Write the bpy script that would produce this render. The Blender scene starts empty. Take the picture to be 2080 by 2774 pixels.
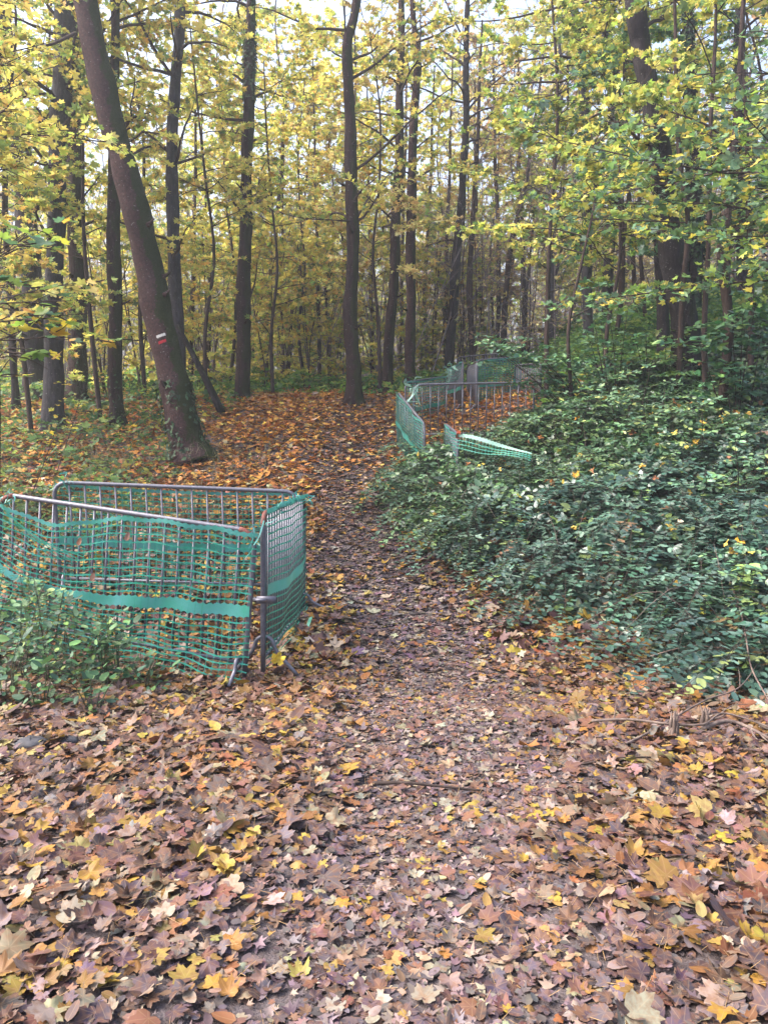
import bpy, math, random
import numpy as np
from math import radians as R, sin, cos, pi

# ------------------------------------------------------------------ camera, sky, sun
sc = bpy.context.scene
COL = sc.collection
W, H, F = 2080.0, 2774.0, 2095.0
CAMZ = 1.65
TH = math.atan(307.0 / F)
cam = bpy.data.cameras.new('camera')
cam.sensor_fit = 'VERTICAL'; cam.sensor_height = 24.0
cam.lens = F * 24.0 / H
cam.clip_start = 0.05; cam.clip_end = 2000
co = bpy.data.objects.new('camera', cam); COL.objects.link(co)
co.location = (0, 0, CAMZ); co.rotation_euler = (pi / 2 - TH, 0, 0)
sc.camera = co

SUN_EL, SUN_AZ = R(50), R(-95)          # high on the left, veiled by cloud
w = bpy.data.worlds.new('World'); sc.world = w; w.use_nodes = True
nt = w.node_tree; nt.nodes.clear()
sky = nt.nodes.new('ShaderNodeTexSky'); sky.sky_type = 'NISHITA'; sky.sun_disc = False
sky.sun_elevation = SUN_EL; sky.sun_rotation = SUN_AZ
sky.air_density = 1.0; sky.dust_density = 6.0; sky.ozone_density = 1.0
hs = nt.nodes.new('ShaderNodeHueSaturation'); hs.inputs['Saturation'].default_value = 1.0
bg = nt.nodes.new('ShaderNodeBackground'); bg.inputs['Strength'].default_value = 0.15
wo = nt.nodes.new('ShaderNodeOutputWorld')
nt.links.new(sky.outputs[0], hs.inputs['Color']); nt.links.new(hs.outputs[0], bg.inputs[0]); nt.links.new(bg.outputs[0], wo.inputs[0])
sl = bpy.data.lights.new('sun', 'SUN'); sl.energy = 1.5; sl.angle = R(28); sl.color = (1, .96, .92)
so = bpy.data.objects.new('sun', sl); COL.objects.link(so)
so.rotation_euler = (pi / 2 - SUN_EL, 0, pi - SUN_AZ)
sc.view_settings.view_transform = 'Standard'; sc.view_settings.look = 'None'
sc.view_settings.gamma = 1; sc.view_settings.exposure = 2.02
cy = sc.cycles
cy.max_bounces = 6; cy.diffuse_bounces = 4; cy.glossy_bounces = 2; cy.transmission_bounces = 3
cy.volume_bounces = 0; cy.caustics_reflective = False; cy.caustics_refractive = False
try:
    cy.use_denoising = True
except Exception:
    pass

rng = np.random.default_rng(7)

# ------------------------------------------------------------------ pixel <-> world
def P(px, py, Y):
    a = (px - W / 2) / F; b = (H / 2 - py) / F
    dy = cos(TH) + b * sin(TH); dz = -sin(TH) + b * cos(TH)
    t = Y / dy
    return np.array([a * t, Y, CAMZ + dz * t])

_pairs = [(2774, 1.9), (2139, 3.6), (1856, 5.85), (1762, 6.8), (1651, 7.8), (1580, 8.6), (1487, 9.7),
          (1350, 11.6), (1240, 13.2), (1175, 14.5), (1112, 16.5), (1075, 18.3), (1060, 20.5)]
_py = np.array([-400, 0.0] + [p[1] for p in _pairs] + [26, 40, 500])
_pz = np.array([0, 0.0] + [P(1040, p[0], p[1])[2] for p in _pairs] + [1.88, 1.9, 1.9])
_fy = np.linspace(-10, 60, 1401)
_fz = np.interp(_fy, _py, _pz)
_k = np.exp(-np.linspace(-2.5, 2.5, 31) ** 2); _k /= _k.sum()
_fz = np.convolve(np.pad(_fz, 15, mode='edge'), _k, 'valid')

def sm(x, a, b):
    t = np.clip((np.asarray(x, float) - a) / (b - a), 0, 1); return t * t * (3 - 2 * t)

_NP = [(rng.uniform(-1, 1, 2), rng.uniform(0, 6.28)) for _ in range(12)]
def noise2(x, y, freq, seed=0):
    v = 0
    for i in range(5):
        d, ph = _NP[(i + seed) % 12]
        a = 1.3 * (i + seed) + 0.7
        v = v + np.sin((x * np.cos(a) + y * np.sin(a)) * freq * (1 + .37 * i) + ph + 1.7 * np.sin(freq * .6 * (y * d[0] + x * d[1]) + ph * 2))
    return v / 5.0

def path_x(y):
    return np.interp(y, [0, 2, 3.6, 5.7, 7.3, 9.4, 12.3, 14, 18, 24], [-.05, .05, .30, .40, .30, -.12, -.52, -.5, -.4, .8])
def path_mask(x, y):
    d = np.abs(x - path_x(y)) + .26 * noise2(x, y, 2.1, 3)
    return (1 - sm(d, .2, 1.0)) * (1 - .6 * sm(y, 10.5, 14))
def gz(x, y):
    x = np.asarray(x, float); y = np.asarray(y, float)
    z = np.interp(y, _fy, _fz)
    bank = .2 * np.clip(x - 1.5, 0, 14) * sm(y, 3.5, 9)
    dip = -.30 * np.exp(-((x - 1.6) / 1.3) ** 2 - ((y - 14.6) / 2.2) ** 2)
    left = .10 * np.clip(-x - 1.2, 0, 2.5) * sm(y, 4, 6) * (1 - sm(y, 8, 12))
    n = .035 * noise2(x, y, 1.6, 1) + .012 * noise2(x, y, 6.0, 5)
    far = sm(y, 24, 60) * .5 * noise2(x, y, .12, 2)
    return z + bank + dip + left + n * sm(np.hypot(x, y), .5, 2) + far - .05 * path_mask(x, y)
def hit(px, py):
    for Y in np.arange(1.0, 40, .03):
        p = P(px, py, Y)
        if p[2] <= gz(p[0], p[1]): return np.array([p[0], p[1], float(gz(p[0], p[1]))])
    return P(px, py, 20.)

# ------------------------------------------------------------------ tagging
def tag(o, label=None, cat=None, group=None, kind=None):
    if label: o['label'] = label
    if cat: o['category'] = cat
    if group: o['group'] = group
    if kind: o['kind'] = kind
    return o
def empty(name, loc):
    o = bpy.data.objects.new(name, None); COL.objects.link(o); o.location = tuple(float(v) for v in loc)
    o.empty_display_size = .2
    return o
def copy_tree(o, parent=None):
    c = o.copy(); COL.objects.link(c)
    if parent is not None: c.parent = parent
    for ch in [x for x in bpy.data.objects if x.parent == o]: copy_tree(ch, c)
    return c

# ------------------------------------------------------------------ mesh building
class MB:
    def __init__(s):
        s.v = []; s.c = []; s.u = []; s.f = {3: [], 4: []}; s.n = 0
    def add(s, V, faces, col=(1, 1, 1), luv=None):
        V = np.asarray(V, float).reshape(-1, 3); n = len(V)
        for k, a in faces.items():
            if len(a): s.f[k].append(np.asarray(a, np.int64).reshape(-1, k) + s.n)
        s.v.append(V)
        c = np.asarray(col, float)
        s.c.append(np.broadcast_to(c, (n, 3)) if c.ndim == 1 else c)
        s.u.append(np.zeros((n, 3)) if luv is None else luv)
        s.n += n
    def build(s, name, mat, parent=None, origin=(0, 0, 0), smooth=False):
        me = bpy.data.meshes.new(name)
        V = np.concatenate(s.v) - np.asarray(origin, float) if s.v else np.zeros((0, 3))
        me.vertices.add(len(V)); me.vertices.foreach_set('co', V.astype(np.float32).ravel())
        idx = []; st = []; pos = 0
        for k in (3, 4):
            if s.f[k]:
                a = np.concatenate(s.f[k]); idx.append(a.ravel())
                st.append(pos + np.arange(len(a)) * k); pos += a.size
        idx = np.concatenate(idx); st = np.concatenate(st)
        me.loops.add(len(idx)); me.loops.foreach_set('vertex_index', idx.astype(np.int32))
        me.polygons.add(len(st)); me.polygons.foreach_set('loop_start', st.astype(np.int32))
        if smooth: me.polygons.foreach_set('use_smooth', np.ones(len(st), bool))
        me.update(calc_edges=True); me.validate()
        a = me.attributes.new('Col', 'FLOAT_COLOR', 'POINT')
        C = np.concatenate(s.c); a.data.foreach_set('color', np.hstack([C, np.ones((len(C), 1))]).astype(np.float32).ravel())
        b = me.attributes.new('luv', 'FLOAT_VECTOR', 'POINT')
        b.data.foreach_set('vector', np.concatenate(s.u).astype(np.float32).ravel())
        me.materials.append(mat)
        o = bpy.data.objects.new(name, me); COL.objects.link(o)
        if parent is not None: o.parent = parent
        return o

def tube(mb, pts, rad, sides=8, col=(1, 1, 1), bump=0., cap=True, seed=0):
    pts = np.asarray(pts, float); n = len(pts); rad = np.broadcast_to(np.asarray(rad, float), (n,))
    t = np.gradient(pts, axis=0); t /= np.linalg.norm(t, axis=1)[:, None] + 1e-9
    ref = np.array([0, 1., 0]) if abs(t[:, 1]).max() < .95 else np.array([1., 0, 0])
    if abs(t @ ref).max() > .97: ref = np.array([.3, .5, .81])
    a = np.cross(t, ref); a /= np.linalg.norm(a, axis=1)[:, None] + 1e-9
    b = np.cross(a, t)
    th = np.arange(sides) * 2 * pi / sides
    rr = rad[:, None] * np.ones(sides)
    if bump:
        s_ = np.concatenate([[0], np.cumsum(np.linalg.norm(np.diff(pts, axis=0), axis=1))])
        rr = rr * (1 + bump * np.sin(2 * th[None] + s_[:, None] * 1.3 + seed) + .6 * bump * np.sin(3 * th[None] - s_[:, None] * 2.9 + seed * 2) + .5 * bump * np.sin(s_[:, None] * 6.1 + seed + th[None]))
    V = pts[:, None] + rr[..., None] * (np.cos(th)[None, :, None] * a[:, None] + np.sin(th)[None, :, None] * b[:, None])
    i = np.arange(n - 1)[:, None] * sides; j = np.arange(sides)[None]; k = (j + 1) % sides
    q = np.stack([i + j, i + k, i + sides + k, i + sides + j], -1).reshape(-1, 4)
    V = V.reshape(-1, 3); tr = []
    if cap:
        V = np.vstack([V, pts[0], pts[-1]])
        for jj in range(sides):
            kk = (jj + 1) % sides
            tr.append((n * sides, kk, jj)); tr.append((n * sides + 1, (n - 1) * sides + jj, (n - 1) * sides + kk))
    mb.add(V, {4: q, 3: tr}, col)

def sticks(mb, A, B, ra, rb, col=(1, 1, 1), sides=3):
    A = np.asarray(A, float).reshape(-1, 3); B = np.asarray(B, float).reshape(-1, 3); N = len(A)
    if N == 0: return
    d = B - A; d /= np.linalg.norm(d, axis=1)[:, None] + 1e-9
    ref = np.where(np.abs(d[:, 2:3]) > .8, [[1., 0, 0]], [[0, 0, 1.]])
    u = np.cross(d, ref); u /= np.linalg.norm(u, axis=1)[:, None] + 1e-9
    v = np.cross(d, u)
    ra = np.broadcast_to(ra, (N,)); rb = np.broadcast_to(rb, (N,))
    th = np.arange(sides) * 2 * pi / sides
    o = np.cos(th)[None, :, None] * u[:, None] + np.sin(th)[None, :, None] * v[:, None]
    V = np.concatenate([A[:, None] + o * ra[:, None, None], B[:, None] + o * rb[:, None, None]], 1).reshape(-1, 3)
    f = []
    for j in range(sides):
        k = (j + 1) % sides; f.append((j, k, sides + k, sides + j))
    f = (np.array(f)[None] + (np.arange(N) * 2 * sides)[:, None, None]).reshape(-1, 4)
    mb.add(V, {4: f}, col if np.ndim(col) == 1 else np.repeat(col, 2 * sides, 0))

def box(mb, c, s, rot=None, col=(1, 1, 1)):
    v = np.array([(x, y, z) for x in (-.5, .5) for y in (-.5, .5) for z in (-.5, .5)]) * np.asarray(s)
    if rot is not None: v = v @ np.asarray(rot).T
    mb.add(v + np.asarray(c), {4: [(0, 1, 3, 2), (4, 6, 7, 5), (0, 4, 5, 1), (2, 3, 7, 6), (0, 2, 6, 4), (1, 5, 7, 3)]}, col)

# ---- leaf templates
def outline(half):
    pts = [(a, r) for a, r in half] + [(-a, r) for a, r in reversed(half) if 0 < a < 180]
    return np.array([(r * sin(R(a)), r * cos(R(a))) for a, r in pts])
HI = outline([(0, 1.0), (7, .8), (13, .84), (19, .68), (27, .58), (34, .68), (37, .78), (47, .98), (55, .80), (62, .80), (70, .64), (78, .56), (87, .62), (96, .70), (106, .58), (118, .58), (132, .48), (155, .36), (174, .16)])
LO = outline([(0, 1.0), (14, .78), (27, .54), (38, .78), (48, .95), (60, .74), (76, .50), (98, .68), (125, .45), (160, .2)])
VLO = outline([(0, 1), (27, .45), (48, .95), (76, .42), (100, .65), (150, .25)])
OV = outline([(0, 1.0), (12, .86), (24, .68), (42, .50), (75, .36), (120, .30), (180, .30)]) + np.array([0, .3])
def templ(ol, kind, r, ring=True, curl=1.0):
    n = len(ol); c0 = np.array([[0, .25]]) if kind == 'ov' else np.array([[0, .12]])
    if ring:
        mid = c0 + (ol - c0) * .52
        P2 = np.vstack([c0, mid, ol])
    else: P2 = np.vstack([c0, ol])
    x, y = P2[:, 0], P2[:, 1]; rr = np.hypot(x, y); th = np.arctan2(x, y)
    cup = r.uniform(-.30, .45) * curl; fold = r.uniform(-.12, .42) * curl; tw = r.uniform(-.25, .25) * curl
    z = cup * rr ** 2 + fold * np.abs(x) + tw * x * y + curl * .10 * rr * np.sin(3 * th + r.uniform(0, 6)) + curl * .07 * rr ** 2 * np.sin(5 * th + r.uniform(0, 6))
    V = np.stack([x * (1 - .2 * abs(fold)), y, z], 1)
    j = np.arange(n); k = (j + 1) % n
    if ring:
        F3 = np.stack([np.zeros(n, int), 1 + k, 1 + j], 1)
        F4 = np.stack([1 + j, 1 + k, 1 + n + k, 1 + n + j], 1)
    else:
        F3 = np.stack([np.zeros(n, int), 1 + k, 1 + j], 1); F4 = np.zeros((0, 4), int)
    return V, F3, F4, np.stack([x, y, rr], 1)
tr_ = np.random.default_rng(3)
T_HI = [templ(HI, 'm', tr_, True, 1.0 + .09 * k_) for k_ in range(14)]
T_HIF = [templ(HI, 'm', tr_, True, .45) for _ in range(8)]
T_LO = [templ(LO, 'm', tr_, False, .9) for _ in range(8)]
T_VLO = [templ(VLO, 'm', tr_, False, .8) for _ in range(8)]
T_OV = [templ(OV, 'ov', tr_, False, .55) for _ in range(8)]
T_OVH = [templ(OV, 'ov', tr_, True, .5) for _ in range(8)]
T_QD = [(np.array([(0, 0, 0), (.55, .45, .08), (0, 1., 0), (-.55, .45, .05)]), np.zeros((0, 3), int), np.array([(0, 1, 2, 3)]), np.zeros((4, 3)))]

def rand_dirs(r, N, up=1.0, noise=.5, bias=(0, 0, 0)):
    n = r.normal(0, noise, (N, 3)) + np.array([0, 0, up]) + np.asarray(bias)
    return n / np.linalg.norm(n, axis=1)[:, None]
def leaves(mb, r, T, pos, nrm, head, scale, col, shade=.0):
    """place one leaf per row: head = direction the tip points"""
    N = len(pos)
    if N == 0: return
    y = head - (head * nrm).sum(1)[:, None] * nrm; y /= np.linalg.norm(y, axis=1)[:, None] + 1e-9
    x = np.cross(y, nrm)
    k = r.integers(0, len(T), N); scale = np.broadcast_to(scale, (N,))
    for t in range(len(T)):
        m = np.where(k == t)[0]
        if not len(m): continue
        V, F3, F4, L = T[t]; nv = len(V)
        w_ = pos[m][:, None] + scale[m][:, None, None] * (V[None, :, 0:1] * x[m][:, None] + V[None, :, 1:2] * y[m][:, None] + V[None, :, 2:3] * nrm[m][:, None])
        off = (np.arange(len(m)) * nv)[:, None, None]
        c = np.repeat(col[m], nv, 0)
        mb.add(w_.reshape(-1, 3), {3: (F3[None] + off).reshape(-1, 3), 4: (F4[None] + off).reshape(-1, 4)}, c,
               np.tile(L, (len(m), 1)))
def palette(r, N, cols, wts, var=.18):
    cols = np.array(cols, float); wts = np.array(wts, float); wts /= wts.sum()
    c = cols[r.choice(len(cols), N, p=wts)]
    return np.clip(c * np.exp(r.normal(0, var, (N, 1))) * np.exp(r.normal(0, var * .35, (N, 3))), 0, .9)

# ------------------------------------------------------------------ materials
def newmat(name):
    m = bpy.data.materials.new(name); m.use_nodes = True; t = m.node_tree; t.nodes.clear()
    return m, t
def nd(t, typ, **kw):
    n = t.nodes.new(typ)
    for k, v in kw.items():
        if k in n.inputs.keys() if hasattr(n.inputs, 'keys') else False: n.inputs[k].default_value = v
        else: setattr(n, k, v)
    return n
def math_(t, op, a, b=None, c=None, clamp=False):
    n = t.nodes.new('ShaderNodeMath'); n.operation = op; n.use_clamp = clamp
    for i, v in enumerate((a, b, c)):
        if v is None: continue
        if isinstance(v, (int, float)): n.inputs[i].default_value = v
        else: t.links.new(v, n.inputs[i])
    return n.outputs[0]
def mixc(t, f, a, b, mode='MIX'):
    n = t.nodes.new('ShaderNodeMix'); n.data_type = 'RGBA'; n.blend_type = mode
    for i, v in ((0, f), (6, a), (7, b)):
        if isinstance(v, (int, float)): n.inputs[i].default_value = v
        elif isinstance(v, tuple): n.inputs[i].default_value = (*v, 1)
        else: t.links.new(v, n.inputs[i])
    return n.outputs[2]
def noise_(t, scale, detail=4, vec=None, rough=.55):
    n = t.nodes.new('ShaderNodeTexNoise'); n.inputs['Scale'].default_value = scale
    n.inputs['Detail'].default_value = detail; n.inputs['Roughness'].default_value = rough
    if vec is not None: t.links.new(vec, n.inputs['Vector'])
    return n.outputs['Fac']
def coord(t, sx=1, sy=1, sz=1):
    g = t.nodes.new('ShaderNodeNewGeometry'); m = t.nodes.new('ShaderNodeMapping')
    m.inputs['Scale'].default_value = (sx, sy, sz); t.links.new(g.outputs['Position'], m.inputs['Vector'])
    return m.outputs[0]
def ramp(t, f, a, b):
    n = t.nodes.new('ShaderNodeMapRange'); n.inputs[1].default_value = a; n.inputs[2].default_value = b
    t.links.new(f, n.inputs[0]); return n.outputs[0]

def leaf_mat(name, rough=.5, transl=.35, spec=.5, veins=0.0, blotch=0.0):
    m, t = newmat(name)
    at = t.nodes.new('ShaderNodeAttribute'); at.attribute_name = 'Col'
    c = at.outputs['Color']
    if blotch:
        f = ramp(t, noise_(t, 42, 3, coord(t)), .42, .66)
        c = mixc(t, math_(t, 'MULTIPLY', f, blotch), c, (.16, .075, .035))
    if veins:
        a2 = t.nodes.new('ShaderNodeAttribute'); a2.attribute_name = 'luv'
        s = t.nodes.new('ShaderNodeSeparateXYZ'); t.links.new(a2.outputs['Vector'], s.inputs[0])
        ang = math_(t, 'ARCTAN2', s.outputs[0], s.outputs[1])
        q = math_(t, 'PINGPONG', math_(t, 'DIVIDE', ang, R(47)), .5)
        dist = math_(t, 'MULTIPLY', q, s.outputs[2])
        v = math_(t, 'SUBTRACT', 1.0, ramp(t, dist, .008, .035), clamp=True)
        c = mixc(t, math_(t, 'MULTIPLY', v, veins), c, (.42, .30, .17))
    p = t.nodes.new('ShaderNodeBsdfPrincipled'); p.inputs['Roughness'].default_value = rough
    p.inputs['Specular IOR Level'].default_value = spec
    t.links.new(c, p.inputs['Base Color'])
    tl = t.nodes.new('ShaderNodeBsdfTranslucent'); t.links.new(mixc(t, 1.0, c, (1.0, .99, .78), 'MULTIPLY'), tl.inputs[0])
    mx = t.nodes.new('ShaderNodeMixShader'); mx.inputs[0].default_value = transl
    t.links.new(p.outputs[0], mx.inputs[1]); t.links.new(tl.outputs[0], mx.inputs[2])
    o = t.nodes.new('ShaderNodeOutputMaterial'); t.links.new(mx.outputs[0], o.inputs[0])
    return m
def bark_mat(name, base, dark, moss=0.0, lichen=0.0, vert=1.0, mossdir=(.8, -.2)):
    m, t = newmat(name)
    v = coord(t, 1, 1, .25 if vert else 1)
    n1 = noise_(t, 26, 5, v, .65); n2 = noise_(t, 3.2, 3, coord(t))
    c = mixc(t, ramp(t, n1, .35, .68), dark, base)
    c = mixc(t, math_(t, 'MULTIPLY', ramp(t, n2, .42, .62), .45), c, tuple(x * .45 for x in base))
    if lichen:
        f = ramp(t, noise_(t, 30, 2, coord(t)), .66, .72)
        c = mixc(t, math_(t, 'MULTIPLY', f, lichen), c, (.34, .36, .33))
    if moss:
        g = t.nodes.new('ShaderNodeNewGeometry'); s = t.nodes.new('ShaderNodeSeparateXYZ'); t.links.new(g.outputs['Normal'], s.inputs[0])
        d = math_(t, 'ADD', math_(t, 'MULTIPLY', s.outputs[0], mossdir[0]), math_(t, 'MULTIPLY', s.outputs[1], mossdir[1]))
        d = math_(t, 'ADD', d, math_(t, 'MULTIPLY', math_(t, 'SUBTRACT', noise_(t, 4.5, 5, coord(t, 1, 1, .7), .7), .5), 2.6))
        mc = mixc(t, noise_(t, 60, 3, coord(t)), (.010, .014, .007), (.042, .055, .018))
        c = mixc(t, math_(t, 'MULTIPLY', ramp(t, d, .30, .50), moss), c, mc)
    p = t.nodes.new('ShaderNodeBsdfPrincipled'); p.inputs['Roughness'].default_value = .85
    p.inputs['Specular IOR Level'].default_value = .12
    t.links.new(c, p.inputs['Base Color'])
    b = t.nodes.new('ShaderNodeBump'); b.inputs['Strength'].default_value = .9; b.inputs['Distance'].default_value = .035
    t.links.new(n1, b.inputs['Height']); t.links.new(b.outputs[0], p.inputs['Normal'])
    o = t.nodes.new('ShaderNodeOutputMaterial'); t.links.new(p.outputs[0], o.inputs[0])
    return m
def plain(name, colr, rough=.6, spec=.4, metal=0., n=(20, .3), alt=None, transl=0.):
    m, t = newmat(name)
    f = ramp(t, noise_(t, n[0], 5, coord(t)), .5 - n[1] / 2, .5 + n[1] / 2)
    c = mixc(t, f, colr, alt or tuple(x * .6 for x in colr))
    p = t.nodes.new('ShaderNodeBsdfPrincipled'); p.inputs['Roughness'].default_value = rough
    p.inputs['Specular IOR Level'].default_value = spec; p.inputs['Metallic'].default_value = metal
    t.links.new(c, p.inputs['Base Color'])
    o = t.nodes.new('ShaderNodeOutputMaterial')
    if transl:
        tl = t.nodes.new('ShaderNodeBsdfTranslucent'); t.links.new(c, tl.inputs[0])
        mx = t.nodes.new('ShaderNodeMixShader'); mx.inputs[0].default_value = transl
        t.links.new(p.outputs[0], mx.inputs[1]); t.links.new(tl.outputs[0], mx.inputs[2]); t.links.new(mx.outputs[0], o.inputs[0])
    else: t.links.new(p.outputs[0], o.inputs[0])
    return m

M = {}
M['litter'] = leaf_mat('dry_leaf', .58, .10, .28, .17, .6)
M['litter_far'] = leaf_mat('dry_leaf_far', .6, .12, .28)
M['leaf'] = leaf_mat('living_leaf', .5, .52, .35, .0, .08)
M['leafn'] = leaf_mat('near_leaf', .46, .48, .4, .18, .08)
M['bramble'] = leaf_mat('bramble_leaf', .44, .15, .9, .0, .12); M['plant'] = leaf_mat('plant_leaf', .55, .25, .4)
M['bark_red'] = bark_mat('red_brown_bark', (.082, .045, .044), (.030, .020, .021), 1.0, .4, 0, (1.0, .0))
M['bark'] = bark_mat('brown_bark', (.058, .034, .032), (.018, .013, .013), .8, .5)
M['bark_dark'] = bark_mat('dark_bark', (.042, .034, .037), (.018, .016, .018), .5, .4)
M['bark_thin'] = bark_mat('thin_bark', (.085, .058, .052), (.04, .03, .028), .3, .3)
M['bark_grey'] = bark_mat('grey_bark', (.075, .07, .08), (.03, .028, .032), .3, .4)
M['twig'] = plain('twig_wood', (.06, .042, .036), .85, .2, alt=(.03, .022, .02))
M['hazetwig'] = plain('haze_paled_twig_wood', (.25, .215, .225), .85, .2, alt=(.13, .105, .11))  # far twigs coloured paler than near ones, standing in for haze and deep-wood light
M['drytwig'] = plain('dry_twig_wood', (.16, .12, .10), .8, .3, alt=(.07, .05, .045))
M['steel'] = plain('weathered_steel', (.15, .15, .185), .45, .5, .35, n=(35, .5), alt=(.08, .08, .10))
M['rust'] = plain('rust_red_paint', (.22, .06, .04), .7, .3, n=(40, .4), alt=(.09, .05, .045))
M['net'] = plain('green_plastic', (.012, .22, .13), .36, .6, n=(8, .5), alt=(.035, .27, .24), transl=.25)
M['band'] = plain('green_plastic_band', (.03, .25, .17), .38, .55, n=(5, .5), alt=(.08, .28, .30), transl=.25)
M['tape'] = plain('pale_plastic_edge', (.22, .34, .31), .3, .6, n=(8, .4), alt=(.2, .45, .36), transl=.2)
M['white'] = plain('white_paint', (.7, .68, .66), .7, .3, n=(90, .3), alt=(.4, .38, .36))
M['redp'] = plain('red_paint', (.5, .02, .03), .7, .3, n=(60, .3), alt=(.3, .02, .03))
M['stem'] = plain('green_stem', (.05, .07, .03), .6, .4)
def ground_mat():
    m, t = newmat('earth')
    n1 = noise_(t, 9, 8, coord(t), .7); n2 = noise_(t, 60, 4, coord(t))
    c = mixc(t, ramp(t, n1, .35, .65), (.05, .038, .040), (.11, .09, .095))
    c = mixc(t, ramp(t, n2, .4, .7), c, (.06, .04, .035))
    p = t.nodes.new('ShaderNodeBsdfPrincipled'); p.inputs['Roughness'].default_value = .9
    t.links.new(c, p.inputs['Base Color'])
    b = t.nodes.new('ShaderNodeBump'); b.inputs['Strength'].default_value = .8; b.inputs['Distance'].default_value = .02
    t.links.new(n2, b.inputs['Height']); t.links.new(b.outputs[0], p.inputs['Normal'])
    o = t.nodes.new('ShaderNodeOutputMaterial'); t.links.new(p.outputs[0], o.inputs[0])
    return m
M['earth'] = ground_mat()

# ------------------------------------------------------------------ terrain
def axis(lo, hi, fine_lo, fine_hi, step, n):
    a = np.arange(fine_lo, fine_hi + 1e-6, step)
    l = fine_lo - (np.geomspace(1, 1 + (fine_lo - lo), n) - 1)[1:][::-1]
    h = fine_hi + (np.geomspace(1, 1 + (hi - fine_hi), n) - 1)[1:]
    return np.concatenate([l, a, h])
xs = axis(-160, 160, -12, 12, .12, 26); ys = axis(-60, 240, -1, 26, .12, 26)
X, Y_ = np.meshgrid(xs, ys); Z = gz(X, Y_)
g = MB(); nx, ny = len(xs), len(ys)
i = (np.arange(ny - 1)[:, None] * nx + np.arange(nx - 1)[None]).ravel()
g.add(np.stack([X, Y_, Z], -1), {4: np.stack([i, i + 1, i + nx + 1, i + nx], 1)})
tag(g.build('ground', M['earth'], smooth=True), kind='structure')

# ------------------------------------------------------------------ fallen leaves
def bramble_edge(y):
    return np.interp(y, [3.6, 4.2, 5.0, 5.9, 6.9, 7.6, 8.2, 9.0, 10.2, 11.9, 12.9, 13.4, 14.0, 18, 23, 60],
                     [3.4, 2.9, 2.7, 2.45, 2.45, 1.75, 1.5, .95, .55, .10, .30, 1.5, 3.0, 3.6, 4.1, 9])
LIT_SIDE = [(.30, .12, .04), (.44, .22, .045), (.60, .38, .05), (.42, .32, .19), (.20, .095, .065), (.125, .070, .060), (.38, .31, .09), (.22, .14, .12), (.52, .44, .29)]
def litter(r, N, x0, x1, y0, y1, T, size, mat, name, label, fan=None):
    x = r.uniform(x0, x1, N); y = r.uniform(y0, y1, N)
    if fan is not None:
        keep = np.abs(x) < fan[0] + fan[1] * y; x = x[keep]; y = y[keep]
    keep = x < bramble_edge(y) + .9; x = x[keep]; y = y[keep]
    pm = path_mask(x, y); u = r.random(len(x))
    keep = u > pm * .15
    # bare trodden patches
    keep &= ~((noise2(x, y, 2.3, 7) > .55) & (pm > .5) & (r.random(len(x)) < .55))
    x = x[keep]; y = y[keep]; pm = pm[keep]; N = len(x)
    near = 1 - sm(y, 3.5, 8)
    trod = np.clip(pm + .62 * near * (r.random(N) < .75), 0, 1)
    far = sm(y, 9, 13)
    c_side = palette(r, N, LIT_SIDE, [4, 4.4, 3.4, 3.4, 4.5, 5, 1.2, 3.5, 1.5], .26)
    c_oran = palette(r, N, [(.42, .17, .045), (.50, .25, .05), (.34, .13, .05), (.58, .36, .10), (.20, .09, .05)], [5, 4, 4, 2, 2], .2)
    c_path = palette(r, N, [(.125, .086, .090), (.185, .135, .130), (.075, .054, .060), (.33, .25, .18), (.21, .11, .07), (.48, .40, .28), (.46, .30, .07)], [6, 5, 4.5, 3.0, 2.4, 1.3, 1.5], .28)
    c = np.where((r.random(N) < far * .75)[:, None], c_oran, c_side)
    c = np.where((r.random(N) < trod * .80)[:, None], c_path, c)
    s = size * np.exp(r.normal(-.04, .30, N)) * (1 - .28 * pm * (r.random(N) < .85)) 
    s = np.minimum(s, .118)
    lift = (1 - .8 * pm)
    n = r.normal(0, 1, (N, 3)) * (np.array([.17, .17, 0]) * lift[:, None] + np.array([.07, .07, 0])); n[:, 2] = 1
    up = (r.random(N) < .10 * lift); n[up, :2] *= 2.4
    n /= np.linalg.norm(n, axis=1)[:, None]
    flip = np.where(r.random(N) < .4, -1., 1.)[:, None]
    a = r.uniform(0, 2 * pi, N); hd = np.stack([np.cos(a), np.sin(a), np.zeros(N)], 1)
    tilt = np.sqrt(1 - n[:, 2] ** 2)
    z = gz(x, y) + .006 + r.random(N) * .035 * (1 - .6 * pm) + tilt * s * .45
    c = c * (np.array([.50, .515, .60]) * (1 + .18 * pm[:, None]) * (1 - far[:, None]) + np.array([1.12, 1.1, 1.0]) * far[:, None])  # skylight put into colour: near litter dimmed and blued, shaded slope brightened
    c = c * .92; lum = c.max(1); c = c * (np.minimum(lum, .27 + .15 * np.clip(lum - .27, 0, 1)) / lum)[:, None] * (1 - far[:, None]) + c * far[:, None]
    mb = MB()
    pos = np.stack([x, y, z], 1)
    leaves(mb, r, T, pos, n * flip, hd, s, c)
    # stalks
    k = r.random(N) < .25
    st = pos[k] - hd[k] * s[k][:, None] * .1
    sticks(mb, st, st - hd[k] * (s[k] * 1.0)[:, None] + np.array([0, 0, 1]) * (r.uniform(-.004, .03, k.sum()))[:, None], .0012, .0009, (.35, .22, .10))
    return tag(mb.build(name, mat), label, 'leaves', kind='stuff')
litter(rng, 37000, -4.6, 4.6, 1.0, 6.6, T_HI[:7] + T_HIF + T_OVH[:3], .047, M['litter'], 'fallen_leaves', 'carpet of fallen maple leaves, tan, brown and yellow, in the foreground', (1.4, .56))
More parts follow.
